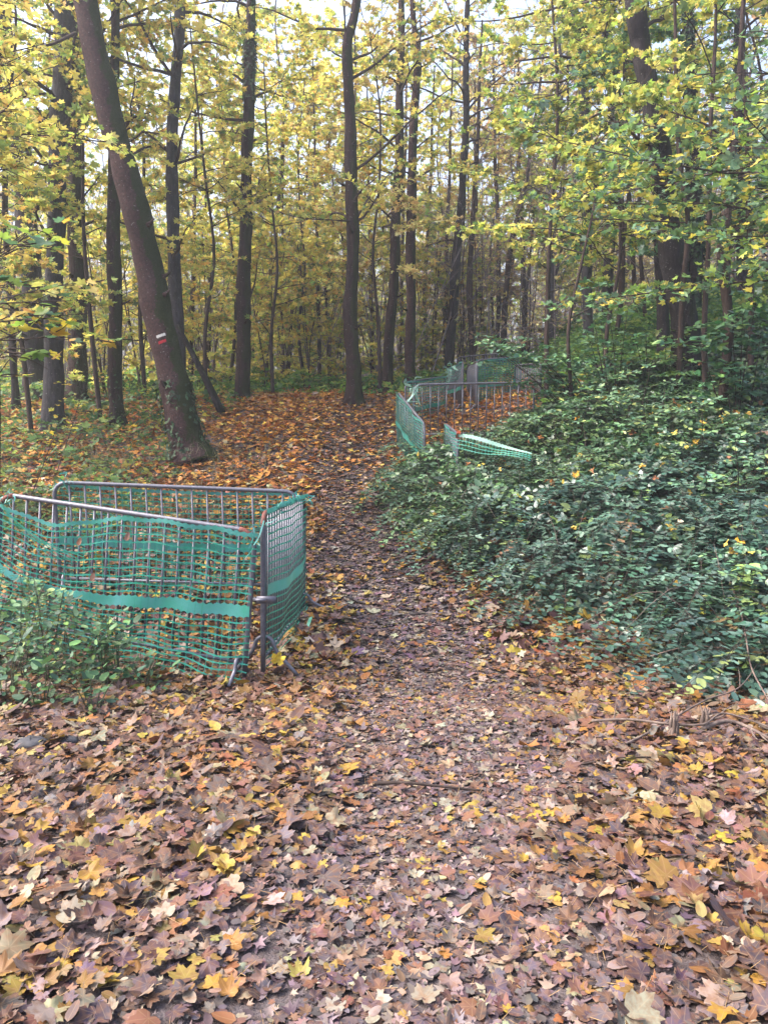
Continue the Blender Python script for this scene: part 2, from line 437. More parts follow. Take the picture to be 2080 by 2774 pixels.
litter(rng, 34000, -8, 6.5, 6.4, 12.2, T_LO, .068, M['litter_far'], 'fallen_leaves', 'fallen brown and orange leaves around the trodden path beside the netted enclosure', (1.4, .56))
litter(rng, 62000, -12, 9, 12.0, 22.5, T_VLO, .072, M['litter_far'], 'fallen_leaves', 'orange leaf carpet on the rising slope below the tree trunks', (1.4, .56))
# trodden crumbs of leaf on the path
r = np.random.default_rng(55)
N = 26000; y = r.uniform(1.2, 17, N); x = path_x(y) + r.normal(0, .55, N)
mb = MB(); n = rand_dirs(r, N, 1, .16); a = r.uniform(0, 6.28, N)
leaves(mb, r, T_VLO[:4] + T_OV[:3], np.stack([x, y, gz(x, y) + .004 + .012 * r.random(N)], 1), n, np.stack([np.cos(a), np.sin(a), 0 * a], 1), r.uniform(.012, .042, N),
       palette(r, N, [(.105, .080, .084), (.16, .122, .118), (.07, .054, .06), (.25, .19, .15), (.15, .085, .06)], [5, 4, 4, 2, 1.5], .2))
tag(mb.build('leaf_crumbs', M['litter_far']), 'small trodden leaf fragments along the middle of the path', 'leaves', kind='stuff')

# ------------------------------------------------------------------ trees
YEL = ([(.78, .66, .20), (.68, .62, .17), (.44, .52, .13), (.20, .30, .10), (.64, .42, .13)], [5, 4, 3, 1.5, .6])
LIME = ([(.56, .56, .15), (.36, .46, .11), (.17, .27, .11), (.70, .61, .18)], [4, 4, 3, 3])
GREEN = ([(.10, .20, .11), (.15, .27, .10), (.28, .40, .09), (.66, .57, .12), (.11, .20, .15)], [4, 4, 2.4, 2.2, 4])
GOLD = ([(.78, .62, .30), (.76, .68, .32), (.50, .34, .14), (.48, .48, .16)], [4, 4, 2, 1.5])
BROWN = ([(.42, .28, .18), (.32, .21, .15), (.52, .40, .20), (.40, .40, .18)], [4, 3, 2, 1.5])

def limb(r, start, az, el, L, r0, wood, LV, leafd=1.0, leafs=.062, bend=.25, twigs=4.5, straggle=.16):
    """one limb with twigs; appends sticks to wood and (pos, head) rows to LV"""
    n = 9; seg = L / n
    d = np.array([cos(az) * cos(el), sin(az) * cos(el), sin(el)]); p = np.array(start, float); pts = [p.copy()]
    dirs = []
    for i_ in range(n):
        d = d + r.normal(0, straggle, 3) * [1, 1, .8] + np.array([0, 0, -bend * el * .18])
        d /= np.linalg.norm(d); p = p + d * seg; pts.append(p.copy()); dirs.append(d.copy())
    pts = np.array(pts); dirs = np.array(dirs)
    rad = r0 * (1 - np.linspace(0, 1, n + 1) * .85) ** .9
    tube(wood, pts, np.maximum(rad, .003), 5, cap=False)
    m = max(2, int(L * twigs)); t = r.uniform(.18, 1, m); idx = np.minimum((t * n).astype(int), n - 1); fr = t * n - idx
    s = pts[idx] + (pts[idx + 1] - pts[idx]) * fr[:, None]
    D = dirs[idx]; side = np.where(r.random(m) < .5, -1., 1.)
    perp = np.stack([-D[:, 1], D[:, 0], np.zeros(m)], 1); perp /= np.linalg.norm(perp, axis=1)[:, None] + 1e-6
    tw = D * r.uniform(.4, 1, m)[:, None] + perp * (side * r.uniform(.5, 1.1, m))[:, None] + r.normal(0, .22, (m, 3))
    tw[:, 2] *= .6
    tw /= np.linalg.norm(tw, axis=1)[:, None]
    ln = (.22 + .34 * L * (1.05 - t)) * r.uniform(.6, 1.2, m); ln = np.minimum(ln, 1.3)
    K = 3; a = s; dd = tw.copy(); allp = [s]
    for k in range(K):
        dd = dd + r.normal(0, .16, (m, 3)) + np.array([0, 0, -.05]); dd /= np.linalg.norm(dd, axis=1)[:, None]
        b = a + dd * (ln / K)[:, None]
        sticks(wood, a, b, .0055 * (1 - k / K) + .002, .0055 * (1 - (k + 1) / K) + .0018)
        a = b; allp.append(b)
    allp = np.array(allp)             # K+1, m, 3
    nl = np.maximum(1, (ln * 15 * leafd).astype(int)); tot = int(nl.sum())
    if leafd <= 0 or tot == 0: return pts
    ti = np.repeat(np.arange(m), nl); u = r.uniform(.12, 1.02, tot) * K; ui = np.minimum(u.astype(int), K - 1); uf = u - ui
    q = allp[ui, ti] * (1 - uf)[:, None] + allp[ui + 1, ti] * uf[:, None]
    h = tw[ti]; pr = np.stack([-h[:, 1], h[:, 0], 0 * h[:, 0]], 1)
    hd = h + pr * np.where(r.random(tot) < .5, -1., 1.)[:, None] * r.uniform(.2, 1.5, tot)[:, None] + r.normal(0, .2, (tot, 3)) + np.array([0, 0, -.15])
    hd /= np.linalg.norm(hd, axis=1)[:, None]
    q = q + hd * r.uniform(.01, .07, tot)[:, None]
    LV.append((q, hd, np.full(tot, leafs)))
    return pts
def crown_mesh(r, LV, T, pal, up=.75, scalevar=.25):
    pos = np.concatenate([a[0] for a in LV]); hd = np.concatenate([a[1] for a in LV]); s = np.concatenate([a[2] for a in LV])
    N = len(pos); mb = MB()
    # colour drifts slowly through the crown as well as leaf by leaf
    c = palette(r, N, *pal)
    c2 = palette(r, N, pal[0], [max(.1, pal[1][(k + 2) % len(pal[1])]) for k in range(len(pal[1]))])
    f = noise2(pos[:, 0] + pos[:, 2] * .8, pos[:, 1] - pos[:, 2] * .6, 1.4, 4) > .25
    c = np.where(f[:, None], c2, c)
    leaves(mb, r, T, pos, rand_dirs(r, N, 1, up), hd, s * np.exp(r.normal(0, scalevar, N)), c)
    return mb

def smooth_path(pts, n):
    pts = np.asarray(pts, float); t = np.linspace(0, len(pts) - 1, n)
    out = []
    for tt in t:
        i_ = min(int(tt), len(pts) - 2); f = tt - i_
        p0 = pts[max(i_ - 1, 0)]; p1 = pts[i_]; p2 = pts[i_ + 1]; p3 = pts[min(i_ + 2, len(pts) - 1)]
        out.append(.5 * ((2 * p1) + (-p0 + p2) * f + (2 * p0 - 5 * p1 + 4 * p2 - p3) * f * f + (-p0 + 3 * p1 - 3 * p2 + p3) * f ** 3))
    return np.array(out)

def ivy_on(r, path, rad, z0, z1, N, size=.045, mossy=False):
    zz = path[:, 2]; z = r.uniform(z0, z1, N) if not callable(z0) else z0(N)
    z = z0 + (z1 - z0) * r.random(N) ** 1.5
    a = r.uniform(0, 2 * pi, N); rr = np.interp(z, zz, rad) * r.uniform(1.0, 1.12, N) + .012
    c = np.stack([np.interp(z, zz, path[:, 0]), np.interp(z, zz, path[:, 1]), z], 1)
    o = np.stack([np.cos(a), np.sin(a), 0 * a], 1)
    keep = noise2(a * 1.2 + 3, z * 1.1, 1.8, 6) > -.15
    mb = MB(); n = o + r.normal(0, .35, (N, 3)) + np.array([0, 0, .35]); n /= np.linalg.norm(n, axis=1)[:, None]
    hd = r.normal(0, .6, (N, 3)) + np.array([0, 0, -1.])
    c = (c + o * rr[:, None])
    leaves(mb, r, T_OV, c[keep], n[keep], hd[keep], size * r.uniform(.6, 1.3, keep.sum()), palette(r, int(keep.sum()), [(.018, .045, .02), (.03, .07, .03), (.05, .10, .035)], [3, 3, 1]))
    return mb

def tree(name, pix, Y, mat, label, seed, limbs=14, zmin=2.6, L=(1.2, 3.0), pal=YEL, leafd=1.0, group=None, T=None,
         leafs=.062, el=(5, 45), top=3.5, flare=1.5, ivy=None, azs=None, cat='tree', twigmat='twig', crownmat='leaf', extra=None, bump=.05, r_end=.4):
    r = np.random.default_rng(seed)
    base = pix[0]
    if Y is None: Y = hit(base[0], base[1])[1]
    pts = [P(a, b, Y) for a, b, _ in pix]; rad = [w_ / 2 / F * Y for _, _, w_ in pix]
    # carry on above the frame
    d = pts[-1] - pts[-2]; d /= np.linalg.norm(d); d[0] *= .6
    pts.append(pts[-1] + d * top); rad.append(rad[-1] * r_end)
    pts = np.array(pts); pts[1:, 1] += np.cumsum(r.normal(0, .06, len(pts) - 1))
    g0 = float(gz(pts[0][0], pts[0][1])); pts[0][2] = g0 - .08
    n = max(16, int((pts[-1][2] - pts[0][2]) / .14))
    path = smooth_path(pts, n); rd = np.interp(np.linspace(0, len(rad) - 1, n), np.arange(len(rad)), rad)
    hgt = path[:, 2] - g0
    rd = rd * (1 + (flare - 1) * np.exp(-np.clip(hgt, 0, 9) / .16))
    # small kinks and swellings like a real stem
    path[:, 0] += .012 * np.sin(hgt * 2.3 + seed) * sm(hgt, .4, 1.2); 
    rd = rd * (1 + .05 * np.sin(hgt * 3.7 + seed) + .035 * np.sin(hgt * 9.1 + seed * 2))
    root = empty(name, (pts[0][0], Y, g0)); org = root.location
    mb = MB(); tube(mb, path, rd, 16 if rd[0] > .08 else 9, bump=bump, seed=seed)
    if flare > 1.6:       # root toes
        for k in range(5):
            a = k * 2 * pi / 5 + .5 + r.uniform(-.3, .3); R0 = rd[1]
            b0 = np.array([pts[0][0], pts[0][1], g0])
            q = [b0 + np.array([cos(a), sin(a), 0]) * R0 * .35 + [0, 0, R0 * .7], b0 + np.array([cos(a), sin(a), 0]) * R0 * .75 + [0, 0, R0 * .16]]
            e = b0[:2] + np.array([cos(a), sin(a)]) * R0 * r.uniform(1.15, 1.6); q.append(np.array([*e, float(gz(*e)) - .02]))
            tube(mb, smooth_path(q, 7), np.linspace(R0 * .30, R0 * .05, 7), 8)
    if rd[0] > .07:
        for k in range(5):
            i_ = r.integers(int(n * .12), int(n * .7)); a = r.uniform(pi, 2 * pi); R0 = rd[i_]; dd = np.array([cos(a), sin(a), .25]); p_ = path[i_] + dd * R0 * .75
            L_ = r.uniform(.04, .28); tube(mb, [p_, p_ + dd * L_ * .5, p_ + dd * L_ + [0, 0, .03]], [R0 * .26, R0 * .15, R0 * .07], 6)
    trunk = mb.build('trunk', M[mat], root, org, True)
    wood = MB(); LV = []
    for k in range(limbs):
        z = r.uniform(zmin, path[-1][2] - .2); i_ = int(np.argmin(abs(path[:, 2] - z)))
        az = r.uniform(0, 2 * pi) if azs is None else r.uniform(R(azs[0]), R(azs[1]))
        limb(r, path[i_], az, R(r.uniform(*el)), r.uniform(*L), max(.012, min(.035, rd[i_] * .38)), wood, LV, leafd * 2.15, leafs * 1.08)
    for e in (extra or []):
        a_, b_, c_, d_, rr = e      # from px,py to px,py: a visible big branch
        p0 = P(a_, b_, Y); p1 = P(c_, d_, Y - r.uniform(0, .8)); v = p1 - p0
        limb(r, p0, math.atan2(v[1], v[0]), math.atan2(v[2], np.hypot(v[0], v[1])), np.linalg.norm(v), rr, wood, LV, leafd * .5, leafs, straggle=.09, bend=0)
    if wood.n: wood.build('limbs', M[twigmat], root, org, False)
    if LV and leafd > 0: crown_mesh(r, LV, T or T_LO, pal).build('crown', M[crownmat], root, org)
    if ivy: ivy_on(r, path, rd, g0 + ivy[0], g0 + ivy[1], ivy[2], ivy[3] if len(ivy) > 3 else .045).build('ivy', M['plant'], root, org)
    tag(root, label, cat, group)
    return root, path, rd

G_M = 'trees along the crest and slope'
# the leaning tree with the trail mark
lean, lpath, lrad = tree('leaning_tree', [(522, 1236, 100), (486, 1105, 86), (440, 925, 74), (404, 752, 72), (345, 500, 70), (286, 275, 66), (226, 0, 58)], None, 'bark_red',
     'big leaning red-brown mossy tree bearing a white and red trail mark', 11, limbs=5, zmin=7.5, L=(1.5, 3), flare=1.58, ivy=(0.0, 1.3, 800, .055), extra=[(205, 90, -60, 190, .03)], leafd=.8)
def trail_mark(z, h, wdt, mat, name):
    i_ = int(np.argmin(abs(lpath[:, 2] - z))); mb = MB(); ax = lpath[i_ + 2] - lpath[i_ - 2]; ax /= np.linalg.norm(ax)
    u = np.array([1, 0, 0]) - ax[0] * ax; u /= np.linalg.norm(u); v = np.cross(ax, u)
    if v[1] > 0: v = -v
    rr = lrad[i_] * 1.10 + .006
    V = []; n = 9
    for a in np.linspace(-wdt / rr / 2, wdt / rr / 2, n):
        jag = .004 * math.sin(a * 40)
        for s_ in (-1, 1):
            V.append(lpath[i_] + rr * (sin(a + .15) * u + cos(a + .15) * v) + ax * (s_ * h / 2 + jag) + np.array([0, 0, .022 * (a * rr / wdt)]))
    Fq = [(2 * k, 2 * k + 2, 2 * k + 3, 2 * k + 1) for k in range(n - 1)]
    mb.add(np.array(V), {4: Fq}); mb.build(name, M[mat], lean, lean.location)
zt = P(443, 920, lean.location.y)[2]
trail_mark(zt, .045, .15, 'white', 'white_stripe'); trail_mark(zt - .055, .045, .13, 'redp', 'red_stripe')

tree('maple_tree', [(145, 1165, 58), (146, 1000, 50), (145, 720, 44), (150, 500, 46), (157, 250, 50), (167, 0, 52)], None, 'bark_grey',
     'grey lichened trunk, straight, second thick trunk from the left edge', 12, limbs=17, zmin=4.2, el=(5, 55), leafs=.066, extra=[(160, 100, 20, 10, .04), (150, 350, 0, 180, .03), (130, 450, -40, 380, .025)], group=G_M)
tree('maple_tree', [(205, 1100, 54), (207, 900, 46), (208, 500, 42), (206, 200, 40), (200, 0, 38)], 17.5, 'bark', 'dark brown ridged trunk just left of the leaning tree, partly behind the grey trunk', 13, limbs=14, zmin=5, ivy=(0, 2, 200), group=G_M)
tree('maple_tree', [(98, 1095, 62), (92, 900, 58), (75, 600, 52), (55, 350, 42), (35, 130, 36), (28, 0, 30)], 18, 'bark_dark', 'thick dark ridged trunk nearest the left edge, leaning slightly left', 14, limbs=14, zmin=5, group=G_M)
tree('thin_tree', [(45, 1110, 20), (42, 950, 18), (30, 700, 14), (20, 400, 10)], 16.5, 'bark_dark', 'thin dark stem at the far left edge beside the thick ridged trunk', 15, limbs=8, zmin=3, group=G_M)
tree('maple_tree', [(318, 1155, 40), (314, 1000, 38), (312, 800, 36), (306, 600, 34), (302, 370, 26), (300, 150, 24), (300, 0, 22)], None, 'bark', 'slim mossy trunk rising between the thick left trunks and the leaning tree', 16, limbs=16, zmin=4, ivy=(0, 1.2, 150), group=G_M)
tree('maple_tree', [(490, 1110, 36), (480, 900, 34), (470, 700, 32), (464, 500, 32), (470, 350, 30), (482, 200, 27), (495, 0, 24)], 16.5, 'bark_grey', 'slender forked trunk emerging from behind the leaning tree on its right', 17, limbs=18, zmin=4, extra=[(478, 440, 545, 260, .035), (475, 430, 320, 300, .02)], group=G_M)
tree('maple_tree', [(656, 1078, 36), (660, 960, 38), (664, 750, 36), (668, 550, 32), (676, 300, 28), (678, 100, 26), (680, 0, 24)], None, 'bark', 'reddish straight trunk with ivied top standing at the left end of the crest', 18, limbs=18, zmin=4.5, ivy=(6.5, 9.5, 900, .05), extra=[(672, 840, 725, 680, .03)], group=G_M)
tree('maple_tree', [(959, 1095, 40), (957, 1000, 38), (950, 850, 36), (955, 650, 34), (952, 500, 34), (948, 350, 28), (942, 130, 25), (966, 0, 24)], None, 'bark', 'mossy slightly wavy trunk in the middle of the view where the path tops the crest', 19, limbs=16, zmin=4.4, flare=1.7, extra=[(960, 600, 840, 590, .02), (960, 600, 700, 560, .02), (940, 130, 915, 0, .03)], group=G_M)
tree('maple_tree', [(1047, 1050, 28), (1052, 950, 27), (1064, 800, 27), (1072, 620, 27), (1082, 400, 24), (1084, 200, 20), (1088, 0, 16)], 20.0, 'bark', 'slim trunk right of the middle tree, mossy and bending right as it rises', 20, limbs=15, zmin=5, extra=[(1070, 600, 960, 480, .03), (1085, 100, 1180, 20, .02)], group=G_M)
tree('maple_tree', [(1110, 1030, 32), (1112, 900, 28), (1113, 700, 26), (1116, 450, 24), (1126, 250, 22), (1130, 150, 18), (1118, 0, 12)], 20.8, 'bark_red', 'smooth reddish trunk that forks high up, second right of the middle tree', 21, limbs=14, zmin=5, extra=[(1128, 190, 1170, 0, .035)], group=G_M)
tree('maple_tree', [(1212, 1000, 26), (1222, 880, 26), (1232, 740, 25), (1245, 580, 22), (1257, 400, 18), (1260, 220, 15), (1262, 0, 12)], 22.5, 'bark_dark', 'dark trunk slanting right as it rises behind the far barriers', 22, limbs=18, zmin=5.5, leafd=.25, el=(20, 60), pal=BROWN, group=G_M)
tree('maple_tree', [(1880, 1030, 84), (1856, 900, 72), (1834, 750, 63), (1806, 560, 57), (1764, 310, 54), (1732, 130, 48), (1706, 0, 44)], 13.0, 'bark_dark', 'large dark trunk on the right bank, leaning left, behind green maple sprays', 23, limbs=8, zmin=5, azs=(25, 155), pal=LIME, flare=1.5, extra=[(1790, 420, 1560, 260, .03), (1850, 830, 1700, 790, .02)], group=G_M)
tree('maple_tree', [(1800, 1000, 34), (1798, 880, 32), (1795, 700, 30), (1780, 500, 26), (1760, 300, 20)], 14.5, 'bark_dark', 'straighter brown trunk just behind the large leaning one on the right bank', 24, limbs=7, zmin=5, azs=(25, 155), pal=LIME, group=G_M)
tree('maple_tree', [(1590, 1000, 28), (1592, 850, 26), (1588, 600, 27), (1585, 380, 27), (1570, 200, 22), (1550, 0, 19)], 17.5, 'bark_grey', 'grey trunk with short dead branch stubs between the far barriers and the right bank', 25, limbs=16, zmin=5, leafd=.25, el=(-5, 35), pal=GOLD, extra=[(1580, 460, 1440, 350, .03), (1585, 480, 1430, 470, .025), (1585, 560, 1400, 700, .02)], group=G_M)
tree('ivy_tree', [(1640, 990, 30), (1645, 700, 28), (1660, 380, 26), (1640, 150, 26), (1615, 0, 28)], 20.0, 'bark_dark', 'ivy-wrapped trunk behind the stubbed grey trunk, upper right', 26, limbs=8, zmin=6, leafd=.3, ivy=(4.0, 11, 3800, .075), group=G_M)
tree('ivy_tree', [(1885, 1000, 34), (1886, 820, 36), (1890, 640, 36), (1885, 400, 32), (1870, 150, 28)], 17.0, 'bark_dark', 'ivy-wrapped dark trunk seen right of the large leaning trunk', 27, limbs=8, zmin=5, pal=LIME, ivy=(1, 8, 2600, .07), group=G_M)
tree('young_tree', [(1955, 1045, 26), (1962, 960, 24), (1966, 880, 26), (1948, 700, 25), (1960, 580, 23), (1974, 490, 20), (1990, 300, 15)], 11.5, 'bark_thin', 'slender crooked reddish stem rising from the brambles near the right edge', 28, limbs=6, zmin=4.5, pal=LIME, extra=[(1960, 620, 2035, 880, .02)], flare=1.2, group=G_M)
tree('maple_tree', [(2016, 920, 40), (2014, 800, 42), (2012, 650, 40), (2008, 500, 38), (2000, 300, 34)], 18.0, 'bark_grey', 'bluish grey straight trunk close to the right edge, beyond the crooked stem', 29, limbs=8, zmin=5.5, pal=LIME, group=G_M)
tree('young_tree', [(2045, 930, 16), (2040, 800, 15), (2042, 640, 13), (2030, 500, 12)], 12.5, 'bark_thin', 'thin brown stem hard by the right edge of the view', 30, limbs=5, zmin=4.5, pal=LIME, flare=1.1, group=G_M)
tree('young_tree', [(1840, 900, 16), (1850, 780, 16), (1860, 600, 14), (1840, 400, 12)], 12.5, 'bark_thin', 'thin grey stem leaning left beside the large dark trunk', 31, limbs=5, zmin=4.8, pal=LIME, flare=1.1, group=G_M)
tree('young_tree', [(1915, 1090, 20), (1912, 930, 15), (1922, 700, 13), (1928, 480, 12)], 12.2, 'bark_thin', 'thin straight brown stem between the ivied trunk and the crooked stem', 32, limbs=5, zmin=4.8, pal=LIME, flare=1.1, group=G_M)
# mid thin trees seen between the barriers and the far wood
k = 0
for (a, b, w0, c, d, w1, e, f_, w2, YY, lab) in [
        (1285, 960, 18, 1272, 750, 15, 1290, 420, 10, 23, 'thin brown stem curving up behind the netted far barriers'),
        (1205, 960, 12, 1208, 700, 11, 1215, 500, 8, 25, 'dark thin stem just left of the slanting dark trunk'),
        (1320, 950, 11, 1300, 780, 9, 1290, 500, 7, 26, 'very thin stem leaning left above the far barrier rail'),
        (1362, 940, 16, 1375, 720, 15, 1425, 480, 10, 24, 'pale straight stem slanting right above the far barriers'),
        (1345, 950, 14, 1350, 720, 12, 1340, 420, 9, 26, 'upright slim stem left of the pale slanting one'),
        (1420, 940, 14, 1418, 740, 11, 1408, 480, 8, 25, 'brown slim stem left of the green shrub top'),
        (866, 1020, 12, 862, 800, 9, 855, 520, 7, 23, 'slim grey stem left of the middle tree'),
        (775, 1030, 11, 790, 850, 9, 815, 660, 7, 23, 'thin stem leaning right between the ivied-top and middle trunks'),
        (715, 1010, 22, 720, 850, 18, 745, 650, 12, 24, 'blurred brown trunk behind the ivied-top tree'),
        (515, 1050, 14, 520, 850, 13, 528, 650, 11, 21, 'slim trunk in the gap right of the leaning tree'),
        (560, 1040, 9, 570, 850, 8, 560, 640, 6, 22, 'wiry stem in the gap right of the leaning tree foot'),
        (1010, 1020, 12, 1005, 800, 10, 1000, 560, 8, 25, 'faint stem between the middle tree and its right neighbour'),
        (1160, 1000, 12, 1150, 800, 10, 1165, 500, 8, 26, 'faint stem between the smooth reddish trunk and the dark slanting one'),
        (1480, 930, 16, 1490, 700, 14, 1500, 450, 11, 26, 'grey stem behind the green shrub, left of the stubbed trunk'),
        (1720, 940, 14, 1715, 750, 12, 1700, 500, 9, 20, 'slim dark stem left of the large leaning right-bank trunk'),
        (1755, 960, 12, 1740, 780, 11, 1735, 600, 8, 18, 'slim crooked stem left of the large right-bank trunk'),
        (1085, 880, 10, 1090, 640, 9, 1098, 400, 7, 27, 'thin stem seen between the two slim trunks right of the middle tree')]:
    k += 1
    tree('thin_tree', [(a, b, w0), (c, d, w1), (e, f_, w2)], YY, 'bark_thin', lab, 60 + k, limbs=11, zmin=4.2, L=(.9, 2.2), leafd=.45, el=(20, 65), flare=1.1, T=T_VLO, pal=YEL if a < 1150 else GOLD, group='thin trees behind the crest', leafs=.068, twigmat='hazetwig')
# a dead trunk leaning behind the big tree
mb = MB(); A_ = P(480, 880, 16.2); B_ = P(600, 1060, 16.2); B_[2] = float(gz(B_[0], B_[1])) + .02
tube(mb, smooth_path([A_, (A_ + B_) / 2 + [0, 0, .05], B_], 8), np.linspace(.04, .085, 8), 9, bump=.05)
tag(mb.build('dead_trunk', M['bark_dark'], smooth=True), 'dead trunk slanting to the ground right of the leaning tree', 'dead trunk')

# ---- young maples that carry the yellow sprays
def sapling(px, py0, Y, h, seed, pal, label, n=16, leafs=.066, zlow=1.0, L=(.9, 2.2), T=None, group='young maples among the trunks', leafd=1.25, el=(0, 30), lean_=(0, 0), mat='leaf'):
    r = np.random.default_rng(seed); p = P(px, py0, Y); g0 = float(gz(p[0], Y))
    pts = np.array([[p[0] + lean_[0] * t + .12 * r.normal() * (t > 0), Y + lean_[1] * t, g0 - .05 + h * t] for t in np.linspace(0, 1, 6)])
    path = smooth_path(pts, 22); rd = np.linspace(.045, .012, 22) * (h / 7) ** .5
    root = empty('young_maple', (p[0], Y, g0)); org = root.location
    mb = MB(); tube(mb, path, rd, 8, bump=.05); mb.build('trunk', M['bark_thin'], root, org, True)
    wood = MB(); LV = []
    for k in range(n):
        z = g0 + r.uniform(zlow, h); i_ = int(np.argmin(abs(path[:, 2] - z)))
        limb(r, path[i_], r.uniform(0, 2 * pi), R(r.uniform(*el)), r.uniform(*L), .012, wood, LV, leafd, leafs)
    wood.build('limbs', M['twig'], root, org); crown_mesh(r, LV, T or T_LO, pal, .7).build('crown', M[mat], root, org)
    return tag(root, label, 'young tree', group)
YM = 'young maples among the trunks'
SAP = [(-60, 13.0, 8.0, YEL, 'young maple with yellow-green sprays at the left edge behind the sapling leaves'),
       (80, 14.5, 9.0, LIME, 'yellow-green young maple in front of the thick left trunks'),
       (270, 15.5, 9.5, LIME, 'lime young maple beside the slim mossy trunk'),
       (395, 18.0, 10, YEL, 'yellow young maple behind the leaning tree'),
       (560, 17.5, 8.0, YEL, 'yellow young maple between the forked and the ivied-top trunks'),
       (620, 20.5, 8.2, LIME, 'lime young maple left behind the ivied-top trunk'),
       (740, 19.0, 7.6, YEL, 'bright yellow young maple right of the ivied-top trunk'),
       (830, 22, 8.2, YEL, 'yellow young maple further back, left of the middle tree'),
       (905, 24, 8.8, GOLD, 'golden young maple deep behind the middle tree'),
       (1030, 19.5, 8.5, GOLD, 'golden young maple just right of the middle tree'),
       (1180, 27, 9.5, GOLD, 'pale golden young maple deep behind the dark slanting trunk'),
       (1330, 27, 10.5, BROWN, 'brownish young tree deep above the far barriers'),
       (1500, 24, 10, LIME, 'pale green young maple deep behind the green shrub'),
       (1680, 17.5, 9, LIME, 'lime young maple left of the large right-bank trunk'),
       (1780, 19, 9.5, LIME, 'lime young maple behind the large right-bank trunk'),
       (1480, 15.5, 9.5, LIME, 'tall lime young maple above the arching shrub, before the stubbed grey trunk'),
       (1640, 16.0, 9.5, LIME, 'tall lime young maple just left of the large leaning right-bank trunk'),
       (1560, 12.5, 5.2, LIME, 'low yellow-green young maple just beyond the arching shrub'),
       (1650, 14.5, 6.5, GREEN, 'green young maple left of the large leaning right-bank trunk'),
       (1960, 17, 9, GREEN, 'green young maple behind the crooked right stem'),
       (2090, 15, 8.5, LIME, 'yellow-green young maple at the right edge')]
for i_, (px, YY, h, pal, lab) in enumerate(SAP):
    sapling(px, 1080, YY, h, 200 + i_, pal, lab, n=int(h * 3.4), T=T_LO if YY < 16 else T_VLO, zlow=1.4 if px < 1100 else 2.2, leafs=.072 + .002 * max(0, YY - 14), leafd=2.3)

# ---- branches reaching in from trees standing just outside the frame
def side_tree(x, y, h, seed, label, mat, targets, pal, leafs, leafd=1.2, rad=.16, T=None):
    r = np.random.default_rng(seed); g0 = float(gz(x, y)); root = empty('maple_tree', (x, y, g0)); org = root.location
    pts = np.array([[x + .1 * r.normal(), y + .1 * r.normal(), g0 - .1 + h * t] for t in np.linspace(0, 1, 7)])
    path = smooth_path(pts, 40); rd = np.linspace(rad, rad * .35, 40); mb = MB(); tube(mb, path, rd, 14, bump=.05); mb.build('trunk', M[mat], root, org, True)
    wood = MB(); LV = []
    for (px, py, YY) in targets:
        q = P(px, py, YY); L = np.hypot(q[0] - x, q[1] - y)
        st = np.array([x, y, q[2] - L * r.uniform(-.05, .3)]); v = q - st; Ln = np.linalg.norm(v)
        limb(r, st, math.atan2(v[1], v[0]), math.atan2(v[2], np.hypot(v[0], v[1])), Ln, .02, wood, LV, leafd, leafs, bend=.1, straggle=.08, twigs=6.5)
    wood.build('limbs', M['twig'], root, org); crown_mesh(r, LV, T or T_LO, pal, .55, .22).build('crown', M['leafn'], root, org)
    return tag(root, label, 'tree')
tg = []
r = np.random.default_rng(91)
for k in range(15): tg.append((r.uniform(1880, 2150), r.uniform(-60, 560), r.uniform(7.0, 10.0)))
tg += [(1480, 600, 10.5), (1540, 520, 10.5), (1400, 560, 11), (1690, 640, 9.5), (1620, 480, 10), (1330, 540, 11.), (2030, 700, 8.5), (1940, 620, 9), (1900, 80, 9), (1480, 640, 10)]
side_tree(6.2, 9.5, 12, 301, 'maple outside the right edge whose green and yellow sprays reach into the upper right', 'bark', tg, GREEN, .068, .95)
tg = [(r.uniform(-80, 330), r.uniform(-50, 520), r.uniform(8.5, 11)) for _ in range(15)] + [(250, 620, 9), (150, 420, 9)]
side_tree(-6.8, 10.5, 12, 302, 'maple outside the left edge whose sprays hang over the upper left', 'bark', tg, YEL, .066, .9)

# near sapling at the left edge, large lobed leaves
def near_sapling():
    r = np.random.default_rng(404); p = P(-30, 1500, 5.6); g0 = float(gz(p[0], 5.6)); root = empty('maple_sapling', (p[0], 5.6, g0)); org = root.location
    wood = MB(); LV = []; stem = MB()
    pts = np.array([[p[0] + .02, 5.6, g0 - .03], [p[0] + .03, 5.62, g0 + .8], [p[0] + .1, 5.65, g0 + 1.6], [p[0] + .12, 5.7, g0 + 2.4], [p[0] + .05, 5.7, g0 + 3.0]])
    path = smooth_path(pts, 24); tube(stem, path, np.linspace(.014, .006, 24), 7); stem.build('stem', M['bark_thin'], root, org, True)
    for (px, py, YY) in [(190, 800, 5.7), (250, 850, 5.8), (130, 770, 5.5), (60, 930, 5.4), (150, 890, 5.6), (40, 760, 5.5), (330, 900, 6.0), (60, 600, 5.6), (110, 640, 5.8), (20, 980, 5.3),
                         (180, 560, 6.), (110, 1010, 5.5), (10, 700, 5.4), (110, 840, 5.4)]:
        q = P(px, py, YY); i_ = int(np.argmin(abs(path[:, 2] - (q[2] - .05)))); v = q - path[i_]
        limb(r, path[i_], math.atan2(v[1], v[0]), math.atan2(v[2], np.hypot(v[0], v[1])), np.linalg.norm(v), .006, wood, LV, .75, .075, straggle=.06, bend=0, twigs=5)
    wood.build('limbs', M['twig'], root, org); crown_mesh(r, LV, T_HIF, ([(.07, .17, .10), (.20, .30, .06), (.55, .45, .07), (.55, .33, .07), (.12, .22, .06)], [3, 3, 3, 1, 2]), .3).build('crown', M['leafn'], root, org)
    tag(root, 'near maple sapling with large green and yellow lobed leaves at the left edge', 'sapling')
near_sapling()
